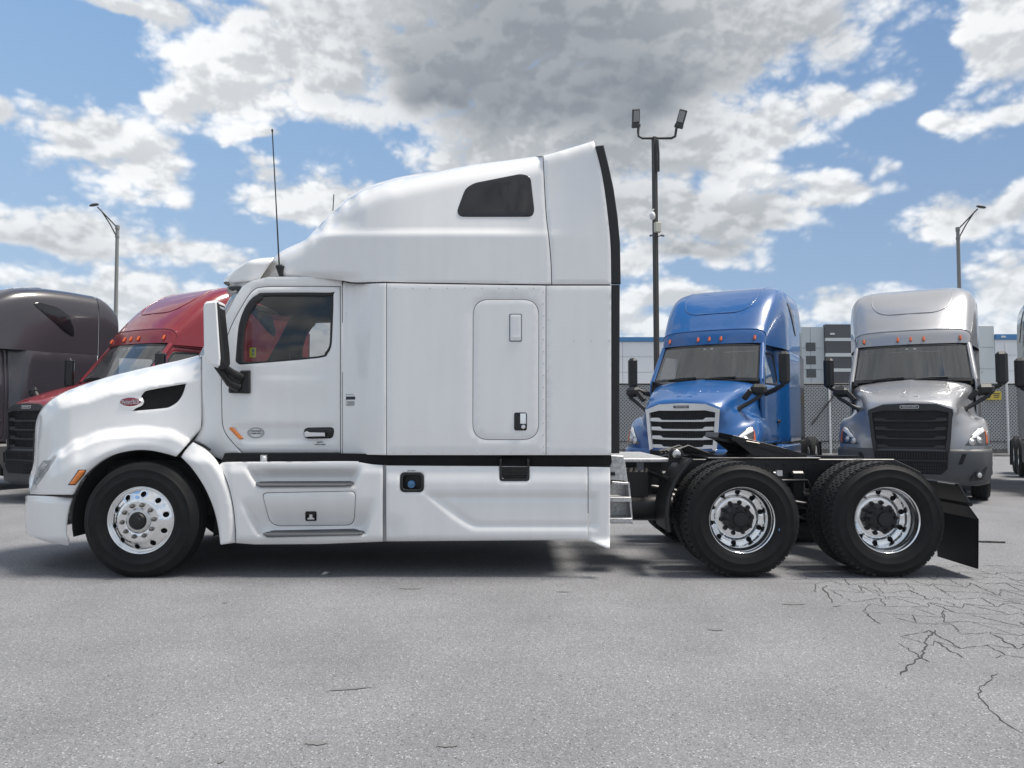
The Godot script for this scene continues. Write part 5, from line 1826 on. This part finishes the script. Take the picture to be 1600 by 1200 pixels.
	for j in 7:
		var r := PackedVector3Array()
		for i in 25: r.append(ws.call(-0.955 + i * 1.91 / 24.0, 0.06 + j * 0.88 / 6.0, 0.004))
		rows.append(r)
	mb.grid(rows)
	obj("windshield", mb, M.truck_glass, T)
	mb = MB.new()
	for q in [[-1.0, 1.0, -0.02, 0.075], [-1.0, 1.0, 0.925, 1.03], [-1.0, -0.94, 0.07, 0.93], [0.94, 1.0, 0.07, 0.93]]:
		rows = []
		for j in 5:
			var r := PackedVector3Array()
			for i in 25: r.append(ws.call(lerpf(q[0], q[1], i / 24.0), lerpf(q[2], q[3], j / 4.0), 0.0))
			rows.append(r)
		mb.grid(rows)
	obj("windshield_seal", mb, M.black_gloss, T)
	mb = MB.new()
	var c0: Vector3 = ws.call(0.0, 0.90, -0.02)
	mb.box(Transform3D(Basis(Vector3.RIGHT, -0.65), c0 + Vector3(0, -0.03, -0.02)), Vector3(0.36, 0.14, 0.03), 0.01)
	var sb := obj("sensor_box", mb, M.black_plastic, T)
	mb = MB.new()
	for k in [-0.07, 0.07]: mb.box(Transform3D(Basis(Vector3.RIGHT, -0.65), c0 + Vector3(k, -0.01, 0.018)), Vector3(0.05, 0.03, 0.006))
	obj("sensor_lens", mb, M.decal_white, sb)
	for s in [-1.0, 1.0]:
		mb = MB.new()
		var w0: Vector3 = ws.call(0.36 * s - 0.30, 0.03, 0.03)
		var w1: Vector3 = ws.call(0.36 * s + 0.25, 0.075, 0.03)
		mb.tube([w0, w0.lerp(w1, 0.5) + Vector3(0, 0.012, 0.02), w1], 0.014, 6)
		obj("wiper", mb, M.black_plastic, T)
	for s in [false, true]:
		mb = MB.new()
		var pth := []
		for j in 6:
			var q: Vector3 = ws.call(1.0, j / 5.0, 0.0) + Vector3(0.025, 0, -0.03)
			pth.append(mx(q) if s else q)
		mb.tube(pth, 0.055, 8)
		obj("windshield_pillar", mb, paint, T)
	# cab sides, doors, sleeper sides
	for s in [-1.0, 1.0]:
		var place := func(p: Vector2, dz: float) -> Vector3: return Vector3(s * (cab_x(p) + dz), p.y, p.x)
		var none := func(_p: Vector2) -> float: return 0.0
		var win := rounded(poly([-1.74, 2.13, -1.80, 2.22, -2.02, 2.66, -2.14, 2.80, -3.05, 2.83, -3.10, 2.78, -3.10, 2.28, -3.03, 2.16]), 0.05, 4)
		var door := rounded(poly([-1.56, 1.05, -1.56, 2.14, -1.70, 2.28, -2.0, 2.84, -2.10, 2.90, -3.20, 2.90, -3.20, 1.05]), 0.06, 4)
		var wall := poly([-1.44, 1.0, -1.44, 2.16, -2.04, 2.94, -3.26, 2.94, -3.26, 1.0])
		mb = MB.new()
		panel(mb, wall, none, {"holes": [door], "sp": 0.12, "bev": 0.012, "thick": 0.03, "place": place})
		var cw := obj("cab_side", mb, paint, T)
		mb = MB.new()
		panel(mb, wall, none, {"holes": [win], "sp": 0.2, "bev": 0.0, "lift": -0.04, "thick": 0.0, "place": place})
		obj("cab_lining", mb, M.liner_dark, cw)
		var din := Geometry2D.offset_polygon(door, -0.010)[0]
		mb = MB.new()
		panel(mb, din, none, {"holes": [win], "sp": 0.10, "bev": 0.010, "thick": 0.03, "place": place})
		var dr := obj("door", mb, paint, T)
		mb = MB.new()
		panel(mb, win, none, {"holes": [Geometry2D.offset_polygon(win, -0.035)[0]], "sp": 0.08, "bev": 0.008, "lift": 0.003, "thick": 0.04, "place": place})
		obj("window_frame", mb, M.black_plastic, dr)
		mb = MB.new()
		panel(mb, win, none, {"sp": 0.2, "bev": 0.0, "lift": -0.012, "thick": 0.0, "place": place})
		obj("window_pane", mb, M.truck_glass, dr)
		mb = MB.new()
		mb.box(Transform3D(Basis(), Vector3(s * 1.115, 1.42, -3.02)), Vector3(0.04, 0.07, 0.24), 0.015)
		obj("handle", mb, M.black_plastic, dr)
		mb = MB.new()
		panel(mb, poly([-3.275, 1.0, -3.275, 2.93, -5.05, 2.93, -5.05, 1.0]), none, {"sp": 0.14, "bev": 0.012, "thick": 0.03, "place": place})
		obj("sleeper_side", mb, paint, T)
		mb = MB.new()
		mb.box(Transform3D(Basis(Vector3.UP, s * -0.05), Vector3(s * 1.215, 1.95, -5.31)), Vector3(0.03, 1.92, 0.47), 0.01)
		for inner in [0.0, 0.02]:
			var ext := []
			for k in 6:
				var r := PackedVector3Array()
				for i in 19:
					var pp := roof_pt(-5.06, 1.2 * pow(i / 18.0, 2.0))
					var f := k / 5.0
					r.append(Vector3(s * (pp.x - inner - 0.03 * f), 2.93 + (pp.y - 2.93 - inner) * (1.0 - 0.20 * f * f), -5.075 - 0.48 * f))
				ext.append(r)
			mb.grid(ext)
		obj("side_extender", mb, M.black_gloss if d.tail == "black" else paint, T)
		mb = MB.new()
		mb.box(Transform3D(Basis(), Vector3(s * 1.185, 2.25, -5.575)), Vector3(0.03, 2.5, 0.05), 0.01)
		obj("extender_edge", mb, M.black_plastic, T)
		# fuel tank and step fairing
		mb = MB.new()
		mb.box(Transform3D(Basis(), Vector3(s * 1.08, 0.68, -2.35)), Vector3(0.28, 0.52, 1.05), 0.05)
		mb.box(Transform3D(Basis(), Vector3(s * 1.12, 0.68, -3.98)), Vector3(0.22, 0.56, 2.1), 0.05)
		var sf := obj("side_fairing", mb, paint if d.look == "blue" else bumper_mat, T)
		for k in 2:
			mb = MB.new()
			mb.box(Transform3D(Basis(), Vector3(s * 1.225, 0.52 + k * 0.30, -2.35)), Vector3(0.06, 0.05, 0.7), 0.01)
			obj("step", mb, M.chrome, sf)
		# mirrors
		mb = MB.new()
		mb.box(Transform3D(Basis(Vector3.UP, s * 0.12), Vector3(s * 1.49, 2.42, -1.52)), Vector3(0.20, 0.62, 0.13), 0.055)
		var mr := obj("door_mirror", mb, M.black_plastic, T)
		mb = MB.new()
		mb.tube([Vector3(s * 1.10, 1.95, -1.72), Vector3(s * 1.30, 2.02, -1.62), Vector3(s * 1.48, 2.12, -1.54)], [0.055, 0.05, 0.04], 8)
		obj("mirror_arm", mb, M.black_plastic, mr)
		mb = MB.new()
		mb.box(Transform3D(Basis(Vector3.UP, s * 0.12), Vector3(s * 1.49, 2.42, -1.592)), Vector3(0.16, 0.56, 0.01))
		obj("mirror_face", mb, M.mirror_glass, mr)
		mb = MB.new()
		mb.box(Transform3D(Basis(Vector3.UP, s * 0.2), Vector3(s * 1.19, 1.99, -0.70)), Vector3(0.28, 0.20, 0.13), 0.06)
		var hm := obj("hood_mirror", mb, M.black_plastic, T)
		mb = MB.new()
		mb.tube([Vector3(s * 0.82, 1.55, -0.52), Vector3(s * 0.88, 1.66, -0.56), Vector3(s * 1.05, 1.76, -0.64), Vector3(s * 1.24, 1.89, -0.70)], [0.045, 0.042, 0.036, 0.035], 8)
		mb.box(Transform3D(Basis(Vector3.BACK, s * -0.7), Vector3(s * 1.0, 1.90, -0.66)), Vector3(0.10, 0.22, 0.08), 0.02)
		obj("mirror_arm", mb, M.black_plastic, hm)
		# wheels
		wheel(T, Vector3(s * 1.22, TYRE_R - 0.008, -1.15), "steer", s * PI / 2, false)
		for zz in [-6.35, -7.67]: wheel(T, Vector3(s * 1.22, TYRE_R - 0.008, zz), "drive", s * PI / 2, false, true)
		mb = MB.new()
		mb.box(Transform3D(Basis(), Vector3(s * 0.43, 0.90, -4.6)), Vector3(0.08, 0.26, 7.4), 0.005)
		obj("frame_rail", mb, M.frame_paint, T)
		mb = MB.new()
		mb.box(Transform3D(Basis(Vector3.RIGHT, 0.25), Vector3(s * 0.93, 0.55, -8.38)), Vector3(0.62, 0.72, 0.012))
		obj("mud_flap", mb, M.black_plastic, T)
	# roof cap
	mb = MB.new()
	rows = []
	var stations := [-2.06, -2.075, -2.09, -2.105, -2.12, -2.14, -2.165, -2.19, -2.22, -2.26]
	for k in 26: stations.append(-2.3 - k * 2.76 / 25.0)
	for z in stations:
		var r := PackedVector3Array()
		for i in 49: r.append(roof_pt(z, PI * i / 48.0))
		rows.append(r)
	mb.grid(rows)
	var front := PackedVector3Array()
	for i in 49: front.append(Vector3(roof_pt(-2.06, PI * i / 48.0).x * 0.98, 2.93, -2.25))
	mb.grid([rows[0], front])
	mb.hard()
	var last: PackedVector3Array = rows[rows.size() - 1]
	for i in 48: mb.tri(Vector3(0, 3.2, -5.06), last[i], last[i + 1])
	var roof := obj("roof_fairing", mb, paint, T)
	# pressed panel line on the roof
	var pth := []
	for v in rounded(PackedVector2Array([Vector2(-0.66, -4.2), Vector2(-0.63, -2.52), Vector2(0.63, -2.52), Vector2(0.66, -4.2)]), 0.32, 9):
		pth.append(v)
	var line := PackedVector2Array(pth)
	pth = []
	var run := PackedVector2Array()
	for k in line.size() - 1:
		if line[k].y < -4.0 and line[k + 1].y < -4.0: continue
		for j in 4: run.append(line[k].lerp(line[k + 1], j / 4.0))
	for v in run:
		if v.y < -4.05: continue
		pth.append(roof_pt(v.y, acos(signf(v.x) * pow(absf(v.x), 3.25)), 0.002))
	mb = MB.new()
	mb.tube(pth, 0.010, 6)
	obj("panel_line", mb, paint, roof)
	mb = MB.new()
	pth = []
	for k in 41: pth.append(roof_pt(-2.19, lerpf(0.12, PI - 0.12, k / 40.0), 0.002))
	mb.tube(pth, 0.012, 6)
	obj("brow_line", mb, paint, roof)
	for q in [-0.86, -0.23, 0.0, 0.23, 0.86]:
		mb = MB.new()
		mb.box(Transform3D(Basis(Vector3.RIGHT, -0.45) * Basis(Vector3.UP, q * 0.35), Vector3(q, 3.075, -2.085 + 0.19 * (1.0 - pow(q / 1.03, 2.0)))), Vector3(0.05, 0.115, 0.05), 0.02)
		obj("marker_light", mb, M.marker_orange, roof)
	for s in [false, true]:
		mb = MB.new()
		var place := func(p: Vector2, dz: float) -> Vector3:
			var q := roof_pt(p.x, 0.0, 0.0)
			var se := roof_sec(p.x)
			var fy := clampf((p.y - se[1]) / (se[2] - se[1]), 0.0, 0.98)
			var th := asin(pow(fy, 3.25))
			q = roof_pt(p.x, th) + Vector3(dz + 0.004, 0, 0)
			return mx(q) if s else q
		panel(mb, rounded(poly([-3.62, 3.94, -3.75, 3.99, -4.15, 3.93, -4.42, 3.75, -4.52, 3.42, -4.5, 3.30, -4.30, 3.40]), 0.07, 4), func(_p: Vector2) -> float: return 0.0, {"sp": 0.09, "bev": 0.01, "lift": 0.006, "thick": 0.01, "place": place})
		obj("roof_window", mb, M.dark_glass, roof)
	mb = MB.new()
	mb.box(Transform3D(Basis(), Vector3(0, 1.95, -5.03)), Vector3(2.44, 1.95, 0.04))
	obj("rear_wall", mb, M.black_plastic, T)
	# insides
	mb = MB.new()
	mb.box(Transform3D(Basis(), Vector3(0, 2.05, -3.55)), Vector3(2.1, 1.8, 0.04))
	mb.box(Transform3D(Basis(), Vector3(0, 2.97, -2.85)), Vector3(1.9, 0.03, 1.4))
	mb.box(Transform3D(Basis(), Vector3(0, 1.1, -2.3)), Vector3(2.1, 0.04, 2.0))
	obj("cab_lining", mb, M.liner, T)
	mb = MB.new()
	mb.box(Transform3D(Basis(), Vector3(0, 1.85, -1.72)), Vector3(2.0, 0.55, 0.4), 0.1)
	obj("dashboard", mb, M.liner_dark, T)
	for s in [-0.55, 0.55]:
		mb = MB.new()
		mb.box(Transform3D(Basis(), Vector3(s, 1.55, -2.55)), Vector3(0.5, 0.16, 0.5), 0.05)
		mb.box(Transform3D(Basis(Vector3.RIGHT, -0.12), Vector3(s, 2.05, -2.82)), Vector3(0.5, 0.9, 0.14), 0.05)
		obj("seat", mb, M.seat_cloth, T)
	mb = MB.new()
	mb.box(Transform3D(Basis(), Vector3(0, 0.75, -2.8)), Vector3(1.5, 0.6, 4.2), 0.05)
	for zz in [-6.35, -7.67]: mb.tube([Vector3(-1.0, 0.52, zz), Vector3(-0.2, 0.52, zz), Vector3(0, 0.52, zz), Vector3(0.2, 0.52, zz), Vector3(1.0, 0.52, zz)], [0.1, 0.14, 0.24, 0.14, 0.1], 10)
	mb.tube([Vector3(-1.0, 0.5, -1.15), Vector3(1.0, 0.5, -1.15)], 0.07, 8)
	mb.box(Transform3D(Basis(Vector3.RIGHT, 0.15), Vector3(0, 1.16, -6.9)), Vector3(0.9, 0.06, 0.95), 0.02)
	obj("chassis", mb, M.frame_paint, T)

# ---------------------------------------------------------------- surroundings
func far_buildings() -> void:
	var Z := -78.3
	var K := 13.53
	var X := func(px: float) -> float: return (px - 800.0) / K
	var Y := func(py: float) -> float: return 1.4 + (660.0 - py) / K
	# panels laid in courses with open joints, over a body
	var courses := func(parent: Node3D, x0: float, x1: float, y0: float, y1: float, step_x: float, step_y: float, m: Material) -> void:
		var nx := maxi(1, int(round((x1 - x0) / step_x)))
		var ny := maxi(1, int(round((y1 - y0) / step_y)))
		var mb := MB.new()
		mb.cube(Vector3.ZERO, Vector3((x1 - x0) / nx - 0.05, (y1 - y0) / ny - 0.05, 0.2))
		var pm := mb.done()
		for i in nx:
			for j in ny:
				var o := obj("wall_panel", pm, m, parent)
				o.position = Vector3(x0 + (i + 0.5) * (x1 - x0) / nx, y0 + (j + 0.5) * (y1 - y0) / ny, Z + 0.05) - parent.position
	var body := func(parent: Node3D, called: String, x0: float, x1: float, y0: float, y1: float, depth: float, m: Material) -> void:
		var mb := MB.new()
		mb.cube(Vector3((x0 + x1) / 2, (y0 + y1) / 2, Z - depth / 2) - parent.position, Vector3(x1 - x0, y1 - y0, depth))
		obj(called, mb, m, parent)
	var A := thing("warehouse", "long white panelled warehouse with a blue parapet stripe, behind the blue truck", "building", Vector3(X.call(970), 0, Z))
	body.call(A, "wall", -14.0, X.call(1245), 0.0, Y.call(527) - 0.1, 50.0, M.wall_white)
	courses.call(A, -14.0, X.call(1245), 0.1, Y.call(533.3), 7.0, 1.85, M.wall_white)
	var stripe := func(parent: Node3D, xa: float, xb: float, ya: float, yb: float) -> void:
		var sm := MB.new()
		sm.cube(Vector3((xa + xb) / 2, (ya + yb) / 2, Z + 0.15) - parent.position, Vector3(xb - xa, yb - ya, 0.5))
		obj("parapet_stripe", sm, M.stripe_blue, parent)
	stripe.call(A, -14.1, X.call(1244.9), Y.call(533.2), Y.call(526.6))
	var B := thing("office_block", "grey panelled block with square windows and a dark bay between blue and silver trucks", "building", Vector3(X.call(1300), 0, Z))
	body.call(B, "wall", X.call(1246), X.call(1556), 0.0, Y.call(511), 40.0, M.wall_grey)
	courses.call(B, X.call(1246), X.call(1289), 0.1, Y.call(510), 1.6, 2.6, M.wall_grey)
	courses.call(B, X.call(1352), X.call(1556), 0.1, Y.call(508.5), 2.45, 2.5, M.wall_pale)
	var mb := MB.new()
	mb.cube(Vector3((X.call(1289.5) + X.call(1351)) / 2, Y.call(506.8) / 2, Z + 0.2) - B.position, Vector3(X.call(1351) - X.call(1289.5), Y.call(506.8), 0.7))
	var bay := obj("dark_bay", mb, M.wall_dark, B)
	for q in [[528.3, 533.0], [552.0, 557.4], [576.0, 581.0]]:
		mb = MB.new()
		mb.cube(Vector3((X.call(1289.5) + X.call(1351)) / 2, (Y.call(q[0]) + Y.call(q[1])) / 2, Z + 0.5) - B.position, Vector3(X.call(1351) - X.call(1289.5) + 0.1, Y.call(q[0]) - Y.call(q[1]), 0.3))
		obj("pale_band", mb, M.wall_pale, bay)
	mb = MB.new()
	mb.cube(Vector3(X.call(1299.5), Y.call(521.8), Z + 0.6) - B.position, Vector3(0.5, 0.18, 0.1))
	obj("wall_plate", mb, M.decal_white, bay)
	for y in [535.0, 556.0, 576.5]:
		for x in [1253.0, 1260.5]:
			if x == 1253.0: continue
			mb = MB.new()
			var cx: float = X.call(x + 7.2)
			var cy: float = Y.call(y + 6.5)
			mb.cube(Vector3(cx, cy, Z + 0.14) - B.position, Vector3(1.10, 0.98, 0.12))
			var wn := obj("window", mb, M.pole_dark, B)
			for i in 2:
				for j in 2:
					mb = MB.new()
					mb.cube(Vector3(cx - 0.26 + i * 0.52, cy - 0.23 + j * 0.46, Z + 0.21) - B.position, Vector3(0.47, 0.41, 0.02))
					obj("pane", mb, M.window_glass, wn)
	var C := thing("warehouse", "white panelled warehouse wing with bright blue stripe at the right edge, beyond the fence sign", "building", Vector3(X.call(1600), 0, Z))
	body.call(C, "wall", X.call(1556.3), X.call(1900), 0.0, Y.call(522.5), 50.0, M.wall_white)
	courses.call(C, X.call(1556.3), X.call(1900), 0.1, Y.call(530), 4.2, 1.9, M.wall_white)
	stripe.call(C, X.call(1556.4), X.call(1900) + 0.1, Y.call(530), Y.call(522))
	mb = MB.new()
	mb.cube(Vector3(X.call(1567.5), Y.call(526), Z + 0.43) - C.position, Vector3(0.5, 0.2, 0.1))
	obj("wall_plate", mb, M.decal_white, C)
	# trees beyond the fence
	tree(Vector3(20.4, 0, -27.5), 3.75, 1.15, 5, "small leafy tree beyond the fence, above the yellow sign")
	tree(Vector3(12.75, 0, -27.0), 3.3, 0.55, 8, "low bushy sapling beyond the fence, beside the blue truck's rear corner")

func tree(at: Vector3, height: float, spread: float, sd: int, label: String) -> void:
	var rng := RandomNumberGenerator.new()
	rng.seed = sd
	var T := thing("leafy_tree", label, "tree", at)
	var mb := MB.new()
	mb.tube([Vector3.ZERO, Vector3(0.03, height * 0.4, 0.02), Vector3(-0.02, height * 0.75, 0)], [0.08, 0.06, 0.03], 7)
	var tips := []
	for k in 9:
		var an := TAU * k / 9 + rng.randf()
		var y := height * (0.45 + 0.05 * k)
		var tip := Vector3(cos(an) * spread * (0.5 + 0.5 * rng.randf()), minf(y + 0.3 + rng.randf() * 0.5, height), sin(an) * spread * 0.8)
		mb.tube([Vector3(0, y * 0.8, 0), tip * 0.6 + Vector3(0, y * 0.35, 0), tip], [0.03, 0.02, 0.008], 5)
		tips.append(tip)
	obj("trunk", mb, M.bark, T)
	mb = MB.new()
	mb.hard()
	for k in 1500:
		var tip: Vector3 = tips[rng.randi() % tips.size()]
		var c := tip + Vector3(rng.randfn(), rng.randfn() * 0.8, rng.randfn()) * spread * 0.22
		var b := Basis.from_euler(Vector3(rng.randf() * TAU, rng.randf() * TAU, 0)).scaled(Vector3.ONE * (0.05 + 0.05 * rng.randf()))
		mb.quad(c + b * Vector3(-0.5, 0, 0), c + b * Vector3(0, 0.12, -0.9), c + b * Vector3(0.5, 0, 0), c + b * Vector3(0, 0, 1.0))
	obj("crown", mb, M.leaf, T)

func fence() -> void:
	var Z := -24.3
	var T := thing("chain_link_fence", "tall chain link fence with grey privacy cloth on a concrete footing behind the parked row", "fence", Vector3(5, 0, Z))
	var x0 := -45.0
	var x1 := 45.0
	var top := 3.02
	var mb := MB.new()
	mb.hard()
	var s := 0.145
	for dirn in [-1.0, 1.0]:
		for k in int((x1 - x0) / s):
			var x := x0 + k * s
			var r := 0.014
			var a := Vector3(x, 0.30, 0.0)
			var b := Vector3(x + dirn * (top - 0.30), top, 0.0)
			for n in [Vector3(-dirn, 1, 0).normalized() * r, Vector3(0, 0, r)]:
				mb.quad(a - n, a + n, b + n, b - n)
	stuff(obj("wire_mesh", mb, M.galvanised, T)).position.x = -5.0
	mb = MB.new()
	mb.cube(Vector3(-5, (0.60 + top) / 2, -0.06), Vector3(x1 - x0, top - 0.62, 0.006))
	obj("privacy_cloth", mb, M.screen_cloth, T)
	mb = MB.new()
	mb.tube([Vector3(x0 - 5, top, 0.02), Vector3(x1 - 5, top, 0.02)], 0.035, 8)
	obj("rail", mb, M.pole_dark, T)
	mb = MB.new()
	mb.tube([Vector3(x0 - 5, 0.60, 0.02), Vector3(x1 - 5, 0.60, 0.02)], 0.025, 8)
	obj("rail", mb, M.pole_dark, T)
	mb = MB.new()
	mb.tube([Vector3(x0 - 5, 0.06, 0.02), Vector3(x1 - 5, 0.06, 0.02)], 0.035, 8)
	obj("rail", mb, M.pole_dark, T)
	mb = MB.new()
	mb.lathe([Vector2(0.045, 0.0), Vector2(0.045, 3.12), Vector2(0.03, 3.17), Vector2(0.001, 3.18)], Transform3D(Basis(Vector3.RIGHT, -PI / 2), Vector3.ZERO), 10)
	var pm := mb.done()
	var k := 0
	while x0 + k * 3.05 <= x1:
		obj("post", pm, M.galvanised, T).position = Vector3(x0 + 0.4 + k * 3.05 - 5.0, 0, 0.06)
		k += 1
	mb = MB.new()
	mb.tube([Vector3(20.75, 0, 0.15), Vector3(20.75, 4.75, 0.15)], 0.045, 8)
	obj("tall_post", mb, M.galvanised, T).position.x = -5
	for q in [[12.55, 1.3, 13.85, 2.95], [19.0, 1.95, 20.1, 3.0]]:
		mb = MB.new()
		mb.tube([Vector3(q[0], q[1], 0.1), Vector3(q[2], q[3], 0.1)], 0.03, 6)
		obj("brace", mb, M.pole_dark, T).position.x = -5
	mb = MB.new()
	mb.cube(Vector3(-5, 0.30, -0.42), Vector3(x1 - x0, 0.60, 0.30), 0.03)
	obj("footing", mb, M.concrete, T)
	mb = MB.new()
	mb.cube(Vector3(-5, 0.05, 0.35), Vector3(x1 - x0, 0.12, 0.25), 0.02)
	obj("kerb", mb, M.concrete, T)
	# the yellow notice
	var S := thing("notice_board", "small yellow warning sign wired to the chain link fence by the silver truck", "sign", Vector3(20.2, 2.35, Z + 0.17))
	mb = MB.new()
	mb.cube(Vector3(0, 0.18, 0), Vector3(0.62, 0.36, 0.012), 0.004)
	obj("plate", mb, M.yellow_sign, S)
	mb = MB.new()
	mb.prism(PackedVector2Array([Vector2(-0.24, 0.06), Vector2(-0.20, 0.06), Vector2(-0.12, 0.20), Vector2(-0.10, 0.31), Vector2(-0.17, 0.25), Vector2(-0.22, 0.18)]), 0.006, 0.009)
	for r in 3: mb.cube(Vector3(0.10, 0.26 - r * 0.075, 0.0075), Vector3(0.30 - 0.05 * r, 0.035, 0.003))
	obj("print", mb, M.decal_dark, S)

func lamps() -> void:
	# double floodlight
	var Zc := 6.7 - 25.0
	var bx := W(1025.5, 520, Zc).x
	var T := thing("floodlight_pole", "dark steel pole with two square floodlights and security cameras behind the blue truck", "lamp post", Vector3(bx, 0, Zc))
	var L := func(px: float, py: float, dz: float) -> Vector3: return W(px, py, Zc + dz) - T.position
	var top_y: float = L.call(1027, 214, 0.0).y
	var mb := MB.new()
	mb.box(Transform3D(Basis(Vector3.UP, 0.5), Vector3(0, top_y * 0.5, 0)), Vector3(0.15, top_y, 0.15), 0.012)
	obj("pole", mb, M.pole_dark, T)
	mb = MB.new()
	for q in [[998, 995], [1055, 1058]]:
		mb.tube([L.call(1027, 216, 0.0), L.call(q[0] + (6 if q[0] < 1027 else -6), 216.0, 0.0), L.call(q[0], 213.0, 0.0), L.call(q[0] + (-1 if q[0] < 1027 else 1), 206.0, 0.0), L.call(q[1] + (3 if q[0] < 1027 else 0), 195, 0.0)], 0.045, 8)
	mb.tube([L.call(1027.5, 219, 0.1), L.call(1029, 240, 0.12), L.call(1029, 268, 0.11)], 0.04, 6)
	obj("bracket", mb, M.pole_dark, T)
	for q in [[993.5, 184, -0.16, 0.15], [1064.5, 185, 0.42, -0.35]]:
		mb = MB.new()
		var hb := Transform3D(Basis(Vector3.BACK, -q[2]) * Basis(Vector3.UP, q[3]) * Basis(Vector3.RIGHT, 0.55), L.call(q[0], q[1], 0.1))
		mb.box(hb, Vector3(0.27, 0.58, 0.10), 0.02)
		mb.box(hb * Transform3D(Basis(), Vector3(0, -0.26, 0.03)), Vector3(0.30, 0.14, 0.12), 0.02)
		var fh := obj("floodlight", mb, M.lamp_head, T)
		mb = MB.new()
		mb.box(hb * Transform3D(Basis(), Vector3(0, 0.06, 0.052)), Vector3(0.20, 0.36, 0.012), 0.003)
		obj("lens", mb, M.lamp_lens, fh)
	mb = MB.new()
	mb.box(Transform3D(Basis(Vector3.UP, 0.3), L.call(1027.5, 355.5, 0.12)), Vector3(0.22, 0.34, 0.16), 0.015)
	obj("junction_box", mb, M.box_beige, T)
	mb = MB.new()
	var dome: Vector3 = L.call(1019.5, 338, 0.1)
	mb.lathe([Vector2(0.001, 0.16), Vector2(0.06, 0.14), Vector2(0.095, 0.06), Vector2(0.10, 0.0), Vector2(0.09, -0.06), Vector2(0.05, -0.11), Vector2(0.001, -0.13)], Transform3D(Basis(Vector3.RIGHT, -PI / 2), dome), 16)
	mb.tube([dome + Vector3(0, 0.14, 0), dome + Vector3(0.02, 0.24, 0), dome + Vector3(0.12, 0.25, -0.05)], 0.02, 6)
	obj("dome_camera", mb, M.decal_white, T)
	for q in [[1017.5, 368, -1.0], [1035, 368, 1.0]]:
		mb = MB.new()
		var cp: Vector3 = L.call(q[0], q[1], 0.12)
		mb.box(Transform3D(Basis(Vector3.UP, q[2] * -0.6) * Basis(Vector3.BACK, q[2] * -0.25), cp), Vector3(0.15, 0.07, 0.07), 0.02)
		mb.tube([cp + Vector3(-0.05 * q[2], 0, 0), cp + Vector3(-0.16 * q[2], -0.02, -0.1)], 0.018, 6)
		obj("bullet_camera", mb, M.decal_grey, T)
	# street lamps beyond the fence
	for d in [[183.3, 470, 183.5, 355, 142, 320, -1.0, "grey street lamp reaching left above the red truck's roof"], [1497.5, 450, 1496.5, 358, 1535, 322, 1.0, "grey street lamp reaching right above the silver truck's roof"]]:
		var Zl := 6.7 - 42.0
		var base := W(d[0], d[1], Zl)
		var S := thing("street_lamp", d[7], "street lamp", Vector3(base.x, 0, Zl), 0.0, "street lamps beyond the fence")
		var P := func(px: float, py: float) -> Vector3: return W(px, py, Zl) - S.position
		var tp: Vector3 = P.call(d[2], d[3])
		mb = MB.new()
		mb.tube([Vector3(0, 0, 0), Vector3(tp.x, tp.y, 0)], [0.13, 0.095], 10)
		mb.tube([Vector3(tp.x, tp.y - 0.12, 0), Vector3(tp.x, tp.y + 0.10, 0)], 0.12, 10)
		mb.tube([Vector3(tp.x, tp.y - 0.60, 0), Vector3(tp.x, tp.y - 0.48, 0)], 0.12, 10)
		obj("pole", mb, M.pole_grey, S)
		var sg: float = d[6]
		mb = MB.new()
		mb.tube([tp + Vector3(sg * 0.05, 0.02, 0), P.call(d[2] + sg * 27, d[3] - 27.5), P.call(d[2] + sg * 31, d[3] - 31.5)], 0.04, 6)
		mb.tube([tp + Vector3(sg * 0.05, -0.52, 0), P.call(d[2] + sg * 12, d[3] - 5.5), P.call(d[2] + sg * 26, d[3] - 27)], 0.035, 6)
		obj("arm", mb, M.pole_dark, S)
		mb = MB.new()
		var hd: Vector3 = P.call(d[2] + sg * 36.5, d[3] - 34.5)
		var hbas := Basis(Vector3.BACK, -sg * 0.22)
		var rws := []
		for i in 9:
			var t := -1.0 + i * 0.25
			var wd := sqrt(maxf(0.0, 1.0 - t * t))
			var r := PackedVector3Array()
			for j in 12:
				var an := TAU * j / 12
				r.append(hd + hbas * Vector3(t * 0.30, sin(an) * wd * (0.09 if sin(an) > 0 else 0.055), cos(an) * wd * 0.15))
			rws.append(r)
		mb.grid(rws, true, true)
		obj("lamp_head", mb, M.lamp_head, S)

func small_things() -> void:
	var g := on_ground(513, 897)
	var mb := MB.new()
	var L := thing("fallen_leaf", "pale dry scrap of leaf on the asphalt below the white truck's step", "leaf", g)
	mb.hard()
	var ring := []
	for k in 12:
		var an := TAU * k / 12
		var r := 0.055 * (1.0 + 0.25 * sin(an * 3.0))
		ring.append(Vector3(cos(an) * r, 0.010 + 0.012 * sin(an * 2.0), sin(an) * r * 0.55))
	for k in 12: mb.tri(Vector3(0, 0.006, 0), ring[k], ring[(k + 1) % 12])
	obj("blade", mb, M.dry_leaf, L)
	g = on_ground(1549, 848)
	var S := thing("rubber_strip", "thin black strip of rubber lying on the asphalt right of the mud flap", "debris", g)
	mb = MB.new()
	mb.tube([Vector3(-0.13, 0.012, -0.02), Vector3(-0.03, 0.016, 0.005), Vector3(0.06, 0.012, 0.01), Vector3(0.14, 0.012, 0.03)], 0.011, 6)
	obj("strip", mb, M.black_plastic, S)
